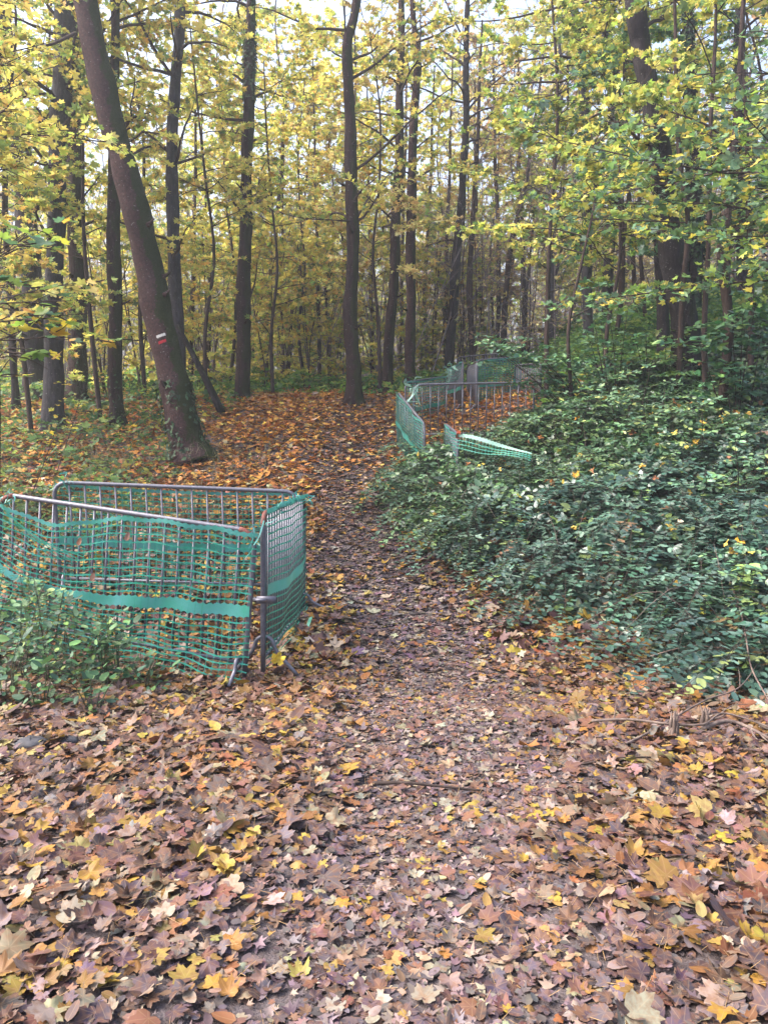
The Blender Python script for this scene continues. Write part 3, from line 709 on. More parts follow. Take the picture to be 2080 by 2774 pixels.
def low_sapling(px, py, top, seed, label, pal, n=7, L=(.35, .7), leafs=.07, spread=.3, T=T_HIF, leafd=.9, h0=.35):
    r = np.random.default_rng(seed); b = hit(px, py); root = empty('maple_sapling', b); org = root.location
    tp = P(top[0], top[1], b[1]); path = smooth_path([b - [0, 0, .03], b * .5 + tp * .5 + [.02, 0, 0], tp], 14); stem = MB(); tube(stem, path, np.linspace(.009, .004, 14), 6); stem.build('stem', M['bark_thin'], root, org, True)
    wood = MB(); LV = []
    for k in range(n):
        i_ = r.integers(int(14 * h0), 14); limb(r, path[i_], r.uniform(0, 6.28), R(r.uniform(0, 30)), r.uniform(*L), .004, wood, LV, leafd, leafs)
    wood.build('limbs', M['twig'], root, org); crown_mesh(r, LV, T, pal, .35).build('crown', M['leafn'], root, org)
    tag(root, label, 'sapling')
low_sapling(150, 1290, (230, 1040), 411, 'low maple sapling with bright yellow top leaves before the left trunks', ([(.60, .48, .06), (.35, .40, .05), (.55, .36, .08)], [4, 2, 1]), 8, (.25, .5), .05)
low_sapling(60, 1400, (150, 1170), 412, 'low sapling with flat pale green sprays above the enclosure corner', ([(.16, .26, .12), (.30, .36, .10), (.10, .19, .09)], [3, 2, 3]), 12, (.5, 1.0), .058, leafd=1.1)

# ------------------------------------------------------------------ background wood
protos = []
for k in range(7):
    r = np.random.default_rng(500 + k); h = r.uniform(11.5, 16); root = empty('background_tree', (0, 0, 0))
    pts = np.array([[.35 * r.normal() * t * 2, .3 * r.normal() * t, -.2 + h * t] for t in np.linspace(0, 1, 6)]); path = smooth_path(pts, 26)
    r0 = r.uniform(.035, .10); mb = MB(); tube(mb, path, np.linspace(r0, r0 * .3, 26), 8, bump=.05); mb.build('trunk', M[['bark_thin', 'bark_grey', 'bark_thin'][k % 3]], root, (0, 0, 0), True)
    wood = MB(); LV = []
    for j in range(46):
        i_ = r.integers(2, 25); limb(r, path[i_], r.uniform(0, 6.28), R(r.uniform(5, 62)), r.uniform(1., 3.4), r0 * .2, wood, LV, [1.0, .4, .12, 1.0, .12, 1.1, .5][k], .115)
    wood.build('limbs', M['hazetwig'], root, (0, 0, 0)); crown_mesh(r, LV, T_VLO, [YEL, GOLD, BROWN, LIME, BROWN, YEL, LIME][k]).build('crown', M['leaf'], root, (0, 0, 0))
    protos.append(root)
kinds = ['leafy yellow', 'thin golden', 'nearly bare brown-leaved', 'lime-green leaved', 'bare twiggy', 'dense yellow', 'pale green leaved']
r = np.random.default_rng(77); used = [False] * 7; spots = []
tries = 0
while len(spots) < 78 and tries < 5000:
    tries += 1
    yy = 21.5 + 27 * r.random() ** .9; xx = r.uniform(-.60, .60) * yy
    if abs(xx - .0) < .5 and yy < 24: continue
    if any((xx - a) ** 2 + (yy - b) ** 2 < 1.5 for a, b in spots): continue
    spots.append((xx, yy))
for n_, (xx, yy) in enumerate(spots):
    right = xx > .02 * yy
    kk = int(r.choice([1, 2, 4, 2, 4, 6, 3])) if right else int(r.choice([0, 5, 3, 1, 6, 0, 4]))
    o = protos[kk] if not used[kk] else copy_tree(protos[kk]); used[kk] = True
    o.location = (xx, yy, float(gz(xx, yy))); o.rotation_euler = (0, 0, r.uniform(0, 6.28)); s_ = r.uniform(.85, 1.15) * (.86 if 540 < 1040 + F * xx / yy < 1230 else 1); o.scale = (s_, s_, s_)
    tag(o, '%s tree in the crowded wood beyond the crest' % kinds[kk], 'tree', 'background trees of the far wood')
for kk in range(7):
    if not used[kk]:
        for ch in [x for x in bpy.data.objects if x.parent == protos[kk]]: bpy.data.objects.remove(ch)
        bpy.data.objects.remove(protos[kk])
# understorey bushes and young trees between the trunks
bushes = []
for k in range(5):
    r = np.random.default_rng(540 + k); h = r.uniform(3.5, 6.5); root = empty('understorey_tree', (0, 0, 0)); wood = MB(); LV = []; st = MB()
    for q in range(3):
        e = np.array([r.normal(0, .7), r.normal(0, .5), h * r.uniform(.7, 1)]); path = smooth_path([np.array([r.normal(0, .1), r.normal(0, .1), -.1]), e * [.4, .4, .5] + r.normal(0, .12, 3), e], 18)
        tube(st, path, np.linspace(.022, .008, 18), 6)
        for j in range(9):
            limb(r, path[r.integers(2, 18)], r.uniform(0, 6.28), R(r.uniform(5, 55)), r.uniform(.6, 1.9), .009, wood, LV, [1.8, 2.0, .3, 1.5, .6][k], .09)
    st.build('trunk', M['bark_thin'], root); wood.build('limbs', M['hazetwig'], root); crown_mesh(r, LV, T_VLO, [YEL, LIME, BROWN, YEL, GOLD][k]).build('crown', M['leaf'], root)
    bushes.append(root)
r = np.random.default_rng(79); used2 = [False] * 5
spots2 = [(580, 20.5), (655, 22), (720, 21), (790, 22.5), (850, 21.5), (905, 23), (1010, 22.5), (1150, 24), (400, 19.5), (300, 18.5)]
for n_ in range(84):
    yy = r.uniform(21, 36); xx = r.uniform(-.58, .56) * yy
    if n_ < len(spots2): yy = spots2[n_][1]; xx = (spots2[n_][0] - 1040) / F * yy
    if n_ >= len(spots2) and -.5 < xx < 1.6 and yy < 23: continue
    kk = int(r.choice([0, 1, 3, 3, 0] if n_ < len(spots2) else [0, 1, 3, 3, 2] if xx < .08 * yy else [2, 2, 4, 1, 2]))
    o = bushes[kk] if not used2[kk] else copy_tree(bushes[kk]); used2[kk] = True
    o.location = (xx, yy, float(gz(xx, yy))); o.rotation_euler = (0, 0, r.uniform(0, 6.28))
    tag(o, '%s many-stemmed young tree in the undergrowth beyond the crest' % ['bright yellow', 'lime green', 'nearly leafless', 'yellow-green', 'dull golden'][kk], 'young tree', 'understorey trees of the far wood')
# the far wood that reads as one mass
r = np.random.default_rng(88); mb = MB(); N = 480
yy = r.uniform(54, 105, N); xx = r.uniform(-.66, .66, N) * yy; zz = gz(xx, yy); hh = r.uniform(9, 19, N)
A = np.stack([xx, yy, zz - .2], 1); B = A + np.stack([r.normal(0, .8, N), r.normal(0, .8, N), hh], 1)
sticks(mb, A, B, r.uniform(.03, .12, N), .03, (1, 1, 1), 6)
K9 = 16000; q = r.integers(0, N, K9); t = r.uniform(.1, 1, K9); a = r.uniform(0, 6.28, K9); ln = r.uniform(1, 3.4, K9)
S = A[q] + (B[q] - A[q]) * t[:, None]; E = S + np.stack([np.cos(a) * ln * .6, np.sin(a) * ln * .6, ln * .8], 1)
sticks(mb, S, E, .03, .012)
tag(mb.build('distant_wood', M['hazetwig']), 'mass of distant grey-brown stems and twigs far behind the trees', 'wood', kind='stuff')
mb = MB(); N = 36000; q = r.integers(0, K9, N); t = r.random(N)
pos = S[q] + (E[q] - S[q]) * t[:, None] + r.normal(0, .7, (N, 3))
a = r.uniform(0, 6.28, N); c = palette(r, N, [(.60, .54, .25), (.52, .42, .24), (.30, .38, .18), (.42, .32, .22)], [3, 3, 2, 2])  # distant leaves coloured pale in place of thicker haze
leaves(mb, r, T_QD, pos, rand_dirs(r, N, .6, .6), np.stack([np.cos(a), np.sin(a), 0 * a], 1), r.uniform(.16, .34, N), c)
tag(mb.build('distant_foliage', M['leaf']), 'thin autumn foliage of the distant wood', 'foliage', kind='stuff')

r = np.random.default_rng(95); mb = MB()
for k in range(420):
    yy = r.uniform(21, 46); xx = r.uniform(-.42, .56) * yy; b = np.array([xx, yy, float(gz(xx, yy)) - .1]); h = r.uniform(2.5, 8)
    e = b + [r.normal(0, .9), r.normal(0, .5), h]; m_ = (b + e) / 2 + [r.normal(0, .25), 0, 0]
    path = smooth_path([b, m_, e], 8); tube(mb, path, np.linspace(r.uniform(.012, .03), .004, 8), 4, cap=False)
    n = 9; i_ = r.integers(2, 7, n); a = r.uniform(0, 6.28, n); L = r.uniform(.4, 1.6, n); S_ = path[i_]; sticks(mb, S_, S_ + np.stack([np.cos(a) * L * .7, np.sin(a) * L * .7, L * .8], 1), .008, .003)
tag(mb.build('brushwood', M['hazetwig']), 'tangle of bare whippy stems and twigs filling the gaps of the far wood', 'brushwood', kind='stuff')

# ------------------------------------------------------------------ undergrowth
def scatter_green(r, N, xr, yr, hfun, size, pal, name, label, T, mat, up=.4, cond=None, tip=None, surf=.6, cluster=3):
    x = r.uniform(*xr, N); y = r.uniform(*yr, N)
    if cond is not None:
        k = cond(x, y); x = x[k]; y = y[k]
    h = hfun(x, y); k = (h > .03) & (np.abs(x) < 1.6 + .58 * y); x = x[k]; y = y[k]; h = h[k]
    x = np.repeat(x, cluster); y = np.repeat(y, cluster); h = np.repeat(h, cluster); n0 = len(x) // cluster
    fr = np.repeat(np.where(r.random(n0) < surf, r.uniform(.82, 1.05, n0), r.random(n0) ** .7), cluster)
    N = len(x); a0 = np.repeat(r.uniform(0, 6.28, n0), cluster); ci = np.tile(np.arange(cluster), n0)
    a = a0 + (ci - (cluster - 1) / 2) * 1.25 + r.normal(0, .15, N)
    s = np.repeat(size * np.exp(r.normal(0, .25, n0)), cluster)
    hd = np.stack([np.cos(a), np.sin(a), -.15 + 0 * a], 1)
    pos = np.stack([x, y, gz(x, y) + h * fr], 1) + hd * (s * .25)[:, None]
    nb = np.repeat(r.normal(0, up, (n0, 3)), cluster, 0); nrm = nb + r.normal(0, .15, (N, 3)) + np.array([-.05, -.25, 1.]); nrm /= np.linalg.norm(nrm, axis=1)[:, None]
    c = np.repeat(palette(r, n0, *pal), cluster, 0)
    mb = MB(); leaves(mb, r, T, pos, nrm, hd, s, c)
    o = mb.build(name, mat)
    return tag(o, label, 'undergrowth', kind='stuff')
BR = ([(.030, .078, .062), (.042, .105, .080), (.065, .14, .098), (.09, .16, .12), (.17, .25, .08), (.20, .11, .06)], [4, 5, 3, 2, .9, .35])
def bh(x, y):
    d = x - bramble_edge(y)
    h = sm(d, -.12, .75) * (.48 + .34 * noise2(x, y, .95, 2) + .16 * noise2(x, y, 2.6, 6) + .10 * np.clip(d - .8, 0, 2.5)) + .10 * sm(d, -.3, .1)
    h = h * (1 - .55 * np.exp(-((y - 5.2) / .7) ** 2)) * (1 - .8 * sm(y, 5.0, 3.8))
    h = h + .14 * np.exp(-((x - .9) / .9) ** 2 - ((y - 10.7) / .9) ** 2) * sm(d, -.1, .5)
    h = h + .12 * sm(y, 9, 14) * sm(d, .5, 1.5)
    return np.where(d > -.35, np.maximum(h, 0.04 * (r_b.random(len(x)) < .3)), 0)
r_b = np.random.default_rng(9)
scatter_green(np.random.default_rng(601), 19000, (.0, 8.5), (4.2, 9.6), bh, .060, BR, 'bramble_thicket', 'dark glossy bramble leaves spilling over the right bank near the path', T_OVH, M['bramble'], .42)
scatter_green(np.random.default_rng(602), 34000, (-.2, 12), (9.4, 14.5), bh, .052, ([(.022, .065, .035), (.035, .095, .04), (.06, .14, .045), (.10, .18, .05)], [3, 4, 3, 2]), 'bramble_thicket', 'brambles and low green leaves around the sagging barriers on the right bank', T_OV, M['bramble'], .45)
scatter_green(np.random.default_rng(603), 26000, (1, 18), (14, 25), lambda x, y: bh(x, y) * 1.25, .07, ([(.06, .15, .07), (.10, .21, .07), (.17, .30, .07), (.30, .37, .10)], [3, 4, 3, 1.5]), 'undergrowth', 'green undergrowth on the far right bank under the trees', T_OV, M['leaf'], .5)
uh = lambda x, y: (.35 + .3 * noise2(x, y, .9, 3) + .25 * noise2(x, y, 2.5, 1)) * sm(y + .25 * np.minimum(x + 2, 0) * 0, 18.6, 20.5)
scatter_green(np.random.default_rng(604), 30000, (-18, 16), (18.5, 34), uh, .075, ([(.07, .18, .05), (.12, .28, .06), (.22, .38, .07), (.40, .44, .10)], [3, 4, 3, 1]), 'undergrowth', 'bright green undergrowth behind the crest between the trunks', T_OV, M['leaf'], .55)
lh = lambda x, y: (.22 + .25 * noise2(x, y, 1.3, 8)) * sm(-x, 3.0 + .0, 4.4) + .9 * (.2 + .2 * noise2(x, y, 1.7, 3)) * sm(y, 15.5, 17.2) * sm(-x, 2.8, 3.6)
scatter_green(np.random.default_rng(605), 7500, (-14, -2.2), (9.5, 18.5), lh, .06, ([(.05, .12, .05), (.09, .18, .06), (.2, .28, .07), (.40, .36, .08)], [3, 4, 2, 1]), 'undergrowth', 'sparse green plants and seedlings under the left trunks', T_OV, M['leaf'], .5)

# leafy bramble canes arching out over each other
def canes(r, N, y0, y1, label, size, T, pal, dx=(0, 4.2)):
    mb = MB(); sb_ = MB()
    for k in range(N):
        yy = r.uniform(y0, y1); xx = float(bramble_edge(yy)) + .1 + r.uniform(*dx)
        hh = float(bh(np.array([xx]), np.array([yy]))[0]); b = np.array([xx, yy, float(gz(xx, yy)) + hh * .55])
        a = r.normal(-2.3, .8); L = r.uniform(.5, 1.25); e2 = b[:2] + np.array([cos(a), sin(a)]) * L
        he = float(bh(np.array([e2[0]]), np.array([e2[1]]))[0]) if e2[0] > bramble_edge(e2[1]) - .3 else 0
        e = np.array([*e2, float(gz(*e2)) + max(.05, he * .85) + r.uniform(0, .12)])
        m_ = (b + e) / 2; m_[2] = max(b[2], e[2]) + r.uniform(.12, .34)
        path = smooth_path([b, m_, e], 12); tube(sb_, path, np.linspace(.0035, .0015, 12), 4, cap=False)
        n = int(L * 19); t = np.linspace(.12, 1, n) * 11; i_ = np.minimum(t.astype(int), 10); f = (t - i_)[:, None]
        p = path[i_] * (1 - f) + path[i_ + 1] * f; d = path[i_ + 1] - path[i_]; d /= np.linalg.norm(d, axis=1)[:, None]
        side = np.where(np.arange(n) % 2 == 0, 1., -1.)[:, None]; pr = np.stack([-d[:, 1], d[:, 0], 0 * d[:, 0]], 1) * side
        c = np.repeat(palette(r, 1, *pal), n, 0) * np.exp(r.normal(0, .15, (n, 1))); base = pr * .75 + d * .5 + [0, 0, -.12]
        nr = np.array([0, 0, 1.]) + pr * .25 + r.normal(0, .16, (n, 3)); nr /= np.linalg.norm(nr, axis=1)[:, None]
        for q, sc_ in ((0, 1.15), (1, .85), (-1, .85)):
            hd = base + d * q * 1.0; hd /= np.linalg.norm(hd, axis=1)[:, None]
            leaves(mb, r, T, p + hd * .018 + base * .02, nr, hd, size * sc_ * r.uniform(.75, 1.2, n), c)
    tag(mb.build('bramble_canes', M['bramble']), label, 'bramble', kind='stuff')
    tag(sb_.build('bramble_stems', M['twig']), 'thin dark stems carrying the bramble leaves, ' + label.split(',')[-1].strip(), 'stems', kind='stuff')
canes(np.random.default_rng(801), 430, 5.4, 9.8, 'arching bramble canes with three-part leaves, on the near right bank', .056, T_OVH, BR)
canes(np.random.default_rng(802), 330, 9.6, 14, 'arching bramble canes with small leaves, around the sagging netting', .056, T_OV, ([(.03, .085, .055), (.045, .11, .06), (.08, .16, .06), (.13, .21, .07)], [3, 4, 3, 1]))
# bramble canes
r = np.random.default_rng(610); mb = MB()
for k in range(70):
    y0 = r.uniform(5.6, 14); x0 = bramble_edge(y0) + r.uniform(.2, 3.5); b = np.array([x0, y0, float(gz(x0, y0))]); a = r.uniform(0, 6.28); L = r.uniform(.5, 1.3); h = r.uniform(.5, .95)
    m_ = b + [cos(a) * L * .5, sin(a) * L * .5, h]; e = b + [cos(a) * L, sin(a) * L, h * .5]
    tube(mb, smooth_path([b, m_, e], 9), np.linspace(.004, .002, 9), 4, cap=False)
tag(mb.build('bramble_canes', M['drytwig']), 'arching dry canes sticking out of the brambles', 'canes', kind='stuff')
r = np.random.default_rng(96); N = 170; y = r.uniform(5.2, 14, N); x = bramble_edge(y) + r.uniform(.1, 5, N); h = bh(x, y); a = r.uniform(0, 6.28, N); mb = MB()
leaves(mb, r, T_HI, np.stack([x, y, gz(x, y) + h * 1.02 + .05], 1), rand_dirs(r, N, 1, .55, (0, -.3, 0)), np.stack([np.cos(a), np.sin(a), -.2 + 0 * a], 1), r.uniform(.05, .085, N),
       palette(r, N, [(.60, .36, .05), (.42, .16, .04), (.62, .48, .08), (.30, .13, .07)], [3, 3, 3, 2]))
tag(mb.build('caught_leaves', M['litter']), 'yellow and rusty maple leaves lying on top of the brambles', 'leaves', kind='stuff')
# dry grasses on the left slope
mb = MB()
N = 900; x = -r.uniform(1.9, 5.5, N); y = r.uniform(9.2, 13.5, N); ok = noise2(x, y, 1.8, 2) > .1; x = x[ok]; y = y[ok]; N = len(x)
b = np.stack([x, y, gz(x, y)], 1); m_ = b + np.stack([r.normal(0, .06, N), r.normal(0, .06, N), r.uniform(.12, .4, N)], 1); e = m_ + np.stack([r.normal(0, .14, N), r.normal(0, .14, N), r.uniform(-.05, .15, N)], 1)
sticks(mb, b, m_, .0022, .0018); sticks(mb, m_, e, .0018, .0008)
tag(mb.build('dry_grass', plain('dry_grass', (.32, .27, .18), .7, .3, alt=(.12, .16, .06))), 'dry grass stalks on the slope above the enclosure', 'grass', kind='stuff')

# ------------------------------------------------------------------ leafy plants and shrubs (things)
def plant(px, py, h, seed, label, name='leafy_plant', pal=None, n=5, leafs=.05, spread=.18, dens=22, group=None, T=None, base=None, cat='plant', tilt=(0, 0)):
    r = np.random.default_rng(seed); b = hit(px, py) if base is None else np.array(base); root = empty(name, b); org = root.location
    st = MB(); pos = []; hd = []
    for k in range(n):
        a = r.uniform(0, 6.28); sp = spread * r.uniform(.3, 1.2); hh = h * r.uniform(.6, 1.05)
        path = smooth_path([b + [cos(a) * .03, sin(a) * .03, -.02], b + [cos(a) * sp * .5 + tilt[0] * .4, sin(a) * sp * .5 + tilt[1] * .4, hh * .55], b + [cos(a) * sp + tilt[0], sin(a) * sp + tilt[1], hh]], 12)
        tube(st, path, np.linspace(.0045, .002, 12), 5, cap=False)
        m = int(dens * hh); t = r.uniform(.18, 1.0, m); i_ = (t * 11).astype(int); p_ = path[np.minimum(i_, 11)]
        for s_ in (-1, 1):
            aa = r.uniform(0, 6.28, m); d = np.stack([np.cos(aa), np.sin(aa), r.uniform(-.25, .2, m)], 1); ext = r.uniform(.015, .16, m)
            sticks(st, p_, p_ + d * ext[:, None], .0016, .001)
            pos.append(p_ + d * ext[:, None]); hd.append(d)
    st.build('stem', M['stem'], root, org)
    pos = np.concatenate(pos); hd = np.concatenate(hd); N = len(pos); mb = MB()
    leaves(mb, r, T or T_OVH, pos, rand_dirs(r, N, 1, .4, (0, -.2, 0)), hd, leafs * np.exp(r.normal(0, .28, N)), palette(r, N, *(pal or ([(.035, .09, .05), (.06, .14, .06), (.10, .20, .07), (.20, .28, .07)], [3, 4, 2, 1]))))
    mb.build('leaves', M['plant'], root, org)
    return tag(root, label, cat, group)
gp = 'leafy plants in front of the enclosure'
for i_, (px, py, h, lab) in enumerate([(-25, 1830, .95, 'leafy plant at the extreme left in front of the netting'), (60, 1840, .85, 'green plant near the left edge against the netted barrier'),
        (140, 1850, .92, 'tall green plant a little in from the left edge before the netting'), (215, 1860, .80, 'dense green plant before the left third of the netting'),
        (290, 1870, .70, 'mid-height plant with pale leaves before the middle of the netting'), (330, 1850, .62, 'small plant whose lighter leaves overlap the lower netting'),
        (20, 1900, .55, 'low dark plant at the lower left edge'), (110, 1920, .45, 'low green plant over the leaf litter at the lower left'), (255, 1930, .34, 'lowest small plant under the netting, mid-left'),
        (390, 1868, .36, 'small plant at the right end of the green clump under the netting'), (175, 1770, .7, 'green plant close against the barrier bars on the left'), (90, 1780, .8, 'green plant behind the left edge plants, touching the bars')]):
    plant(px, py, h * .86, 700 + i_, lab, n=5, leafs=.042, dens=22, group=gp, tilt=(.05, 0))
# elder-like shrub in front of the far barriers
def shrub(base_px, tops, seed, label, pal, leafs=.075, name='leafy_shrub', Yoff=0, clus=5, Yb=None, dens=1.0):
    r = np.random.default_rng(seed); b = hit(*base_px)
    root = empty(name, b); org = root.location; st = MB(); mb = MB()
    for (tx, ty) in tops:
        e = P(tx, ty, b[1] + r.uniform(-.5, .5)); m_ = b * .5 + e * .5 + [r.normal(0, .06), 0, .10]
        path = smooth_path([b - [0, 0, .03], m_, e], 14); tube(st, path, np.linspace(.011, .003, 14), 5, cap=False)
        for j in range(int(9 * dens)):
            i_ = r.integers(6, 14); a = r.uniform(0, 6.28); L = r.uniform(.15, .55); s_ = path[i_]; q = s_ + [cos(a) * L, sin(a) * L, r.uniform(-.05, .12)]
            sticks(st, s_, q, .003, .002)
            for u in (.45, .75, 1.0):
                c_ = s_ + (q - s_) * u; m = clus; aa = a + np.linspace(-1.3, 1.3, m) if u == 1.0 else a + np.array([-1.1, 1.1, 0, -1.5, 1.5])[:m]
                hd = np.stack([np.cos(aa), np.sin(aa), -.25 + 0 * aa], 1)
                leaves(mb, r, T_OV, c_ + hd * .02, rand_dirs(r, m, 1, .28, (0, -.1, 0)), hd, leafs * r.uniform(.7, 1.2, m), palette(r, m, *pal))
    st.build('branches', M['twig'], root, org); mb.build('leaves', M['bramble'], root, org)
    return tag(root, label, 'shrub')
EL = ([(.05, .15, .09), (.07, .19, .09), (.10, .22, .08), (.16, .27, .08)], [4, 4, 2, 1])
shrub((1640, 1210), [(1330, 930), (1380, 960), (1440, 925), (1500, 940), (1560, 960), (1480, 990), (1420, 1000), (1590, 900), (1340, 990), (1370, 915), (1530, 1000), (1400, 940), (1460, 960), (1300, 925)], 720, 'arching grey-green shrub whose flat top hides the far barriers', EL)
shrub((1660, 1200), [(1640, 800), (1610, 870), (1700, 830), (1620, 760), (1580, 820)], 721, 'upright thin shrub with blue-green leaves standing behind the arching one', EL)
shrub((1990, 1250), [(2010, 850), (2060, 900), (1950, 930), (2100, 840), (1980, 870), (2050, 800), (1890, 920), (2080, 960), (1900, 1000)], 722, 'green large-leaved shrub under the crooked stem near the right edge', EL, .095)
shrub((1780, 1150), [(1750, 900), (1800, 940), (1700, 960), (1850, 960), (1820, 880), (1720, 920)], 723, 'light green shrub in front of the large leaning trunk foot', ([(.09, .2, .06), (.16, .3, .07), (.3, .36, .07)], [3, 3, 1]), .07)
shrub((2040, 1080), [(2080, 900), (2000, 980), (2040, 960), (2100, 980), (1980, 1010)], 724, 'very dark evergreen shrub at the right edge behind the brambles', ([(.010, .028, .018), (.015, .04, .02)], [1, 1]), .06, dens=3)
SB = ([(.08, .17, .11), (.12, .24, .12), (.18, .30, .12), (.32, .38, .12)], [4, 4, 2, 1])
shrub((1560, 1330), [(1500, 1120), (1560, 1090), (1620, 1130), (1460, 1180), (1600, 1060)], 725, 'loose pale green seedling shrub below the arching one', SB, .06)
shrub((1800, 1330), [(1740, 1080), (1800, 1050), (1860, 1100), (1900, 1130), (1700, 1140)], 726, 'loose green shrub rising from the middle of the bramble bank', SB, .065)
shrub((1960, 1480), [(1930, 1260), (1990, 1210), (2050, 1250), (1890, 1300), (2080, 1190)], 727, 'leafy shrub standing over the brambles near the right edge', SB, .06)
shrub((1400, 1310), [(1360, 1190), (1420, 1160), (1470, 1200), (1330, 1230)], 728, 'small leafy shrub just right of the sagging netting', SB, .05)
shrub((1700, 1290), [(1640, 1010), (1700, 980), (1760, 1000), (1600, 1060), (1720, 1060)], 730, 'thin pale-leaved shrub between the arching shrub and the large leaning trunk', SB, .06)
shrub((1880, 1400), [(1840, 1160), (1900, 1100), (1960, 1160), (1800, 1210)], 731, 'pale leafy shrub in the middle of the right bank above the dark brambles', SB, .06)
shrub((2060, 1760), [(2000, 1560), (2060, 1500), (2110, 1540), (1960, 1620)], 729, 'light green weed shrub over the brambles at the right edge by the bare cane', SB, .045)
for i_, (px, py, tx, ty) in enumerate([(1490, 1560, 1500, 1330), (1900, 1420, 1880, 1180), (2060, 1700, 2040, 1480), (1240, 1300, 1225, 1150), (1760, 1300, 1740, 1120), (2000, 1650, 1940, 1430)]):
    pass

# ------------------------------------------------------------------ barriers and netting
def barrier(A, B, h, label, nbars=17, feet=(1, 1), lean_=(0., 0.), rust=(0, 0), group='galvanised crowd barriers', bottom=.17, seed=0, fh=.15, fs=.21):
    """A, B = top corners in world space; h = height; the panel hangs straight down with a little lean"""
    A = np.array(A, float); B = np.array(B, float); U = B - A; Lh = np.linalg.norm(U); U /= Lh
    dn = np.array([lean_[0], lean_[1], -1.]); dn /= np.linalg.norm(dn)
    hp = h - .06
    root = empty('crowd_barrier', ((A[0] + B[0]) / 2, (A[1] + B[1]) / 2, (A[2] + B[2]) / 2 - h)); org = root.location
    rc = .13; pts = [A + dn * hp]; 
    pts += [A + dn * (hp - .3), A + dn * (rc + .2)]
    for t in np.linspace(0, 1, 7): a = t * pi / 2; pts.append(A + dn * (rc - rc * sin(a)) + U * (rc - rc * cos(a)))
    for t in np.linspace(.12, .88, 12):
        pts.append(A + U * (rc + (Lh - 2 * rc) * t))
    for t in np.linspace(0, 1, 7): a = t * pi / 2; pts.append(B + dn * (rc - rc * cos(a)) - U * (rc - rc * sin(a)))
    pts += [B + dn * (rc + .2), B + dn * (hp - .3), B + dn * hp]
    mb = MB(); tube(mb, pts, .0205, 12); mb.build('frame', M['steel'], root, org, True)
    mb = MB(); a_ = A + dn * (h - bottom); b_ = B + dn * (h - bottom); tube(mb, [a_, a_ * .5 + b_ * .5, b_], .0155, 8); mb.build('lower_rail', M['steel'], root, org, True)
    for k in range(nbars):
        t = (k + 1) / (nbars + 1); p = A + U * Lh * t; top = p + dn * max(.0, rc * 0)
        dA = Lh * t; dB = Lh * (1 - t); e = min(dA, dB)
        off = rc - math.sqrt(max(0, rc * rc - (rc - e) ** 2)) if e < rc else 0
        mb = MB(); tube(mb, [top + dn * off, p + dn * (h - bottom)], .0102, 8); mb.build('bar', M['steel'], root, org, True)
    nrm = np.cross(U, dn); nrm /= np.linalg.norm(nrm)
    for e, p, on in ((0, A, feet[0]), (1, B, feet[1])):
        if not on: continue
        c = p + dn * (h - fh); s_ = U * (.05 if e == 0 else -.05)
        q = []
        for sg in (-1, 1):
            f = c + s_ + nrm * sg * fs; f[2] = float(gz(f[0], f[1])) + .03; q.append(f)
        k1 = c + s_ + nrm * -.05; k2 = c + s_ + nrm * .05
        mb = MB(); tube(mb, smooth_path([q[0], q[0] * .25 + k1 * .75, k1 + [0, 0, .05], k2 + [0, 0, .05], q[1] * .25 + k2 * .75, q[1]], 20), .0165, 8); mb.build('foot', M['steel'], root, org, True)
    for e, (p, sgn) in enumerate(((A, 1), (B, -1))):
        if rust[e]:
            mb = MB(); arc = []
            for t in np.linspace(.15, 1, 7): a = t * pi / 2; arc.append(p + dn * (rc - rc * sin(a)) + U * sgn * (rc - rc * cos(a)))
            tube(mb, arc, .0215, 12); mb.build('worn_corner', M['rust'], root, org, True)
    tag(root, label, 'barrier', group)
    return dict(A=A, B=B, dn=dn, U=U, L=Lh, n=nrm, h=h, root=root)

def endY(px, py, other, L, lo, hi):
    best = None
    for Y in np.linspace(lo, hi, 200):
        d = abs(np.linalg.norm(P(px, py, Y) - other) - L)
        if best is None or d < best[0]: best = (d, Y)
    return P(px, py, best[1])
FBr = P(692, 1440, 5.9); FBl = endY(3, 1338, FBr, 2.30, 5.9, 7.6)
fb = barrier(FBl, FBr, FBr[2] - float(gz(FBr[0], FBr[1])) , 'front barrier of the netted enclosure, nearest the viewer, with bars leaning', 17, (1, 1), (-.10, 0.), (1, 1))
SBn = P(712, 1392, 5.98); SBf = P(824, 1346, 7.85)
sb = barrier(SBn, SBf, float(SBn[2] - gz(SBn[0], SBn[1])) - .03, 'end barrier of the netted enclosure, seen almost edge-on beside the path', 17, (1, 1), (-.02, 0.), (1, 1), fh=.27, fs=.27)
BBr = P(806, 1332, 7.75); BBl = endY(146, 1306, BBr, 2.42, 7.0, 9.5)
bb = barrier(BBl, BBr, float(min(BBr[2] - gz(BBr[0], BBr[1]), BBl[2] - gz(BBl[0], BBl[1]))), 'back barrier of the netted enclosure, farther up the slope', 15, (1, 0), (0.0, .02))
# coupling hook between front and end barrier
mb = MB(); c = P(722, 1625, 5.84); box(mb, c, (.15, .006, .058)); box(mb, c + [.0, .012, 0], (.145, .012, .045)); tube(mb, [c + [-.1, .03, 0], c + [-.06, -.01, 0], c + [0, -.006, 0]], .014, 8)
mb.build('coupling_plate', M['steel'], sb['root'], sb['root'].location)

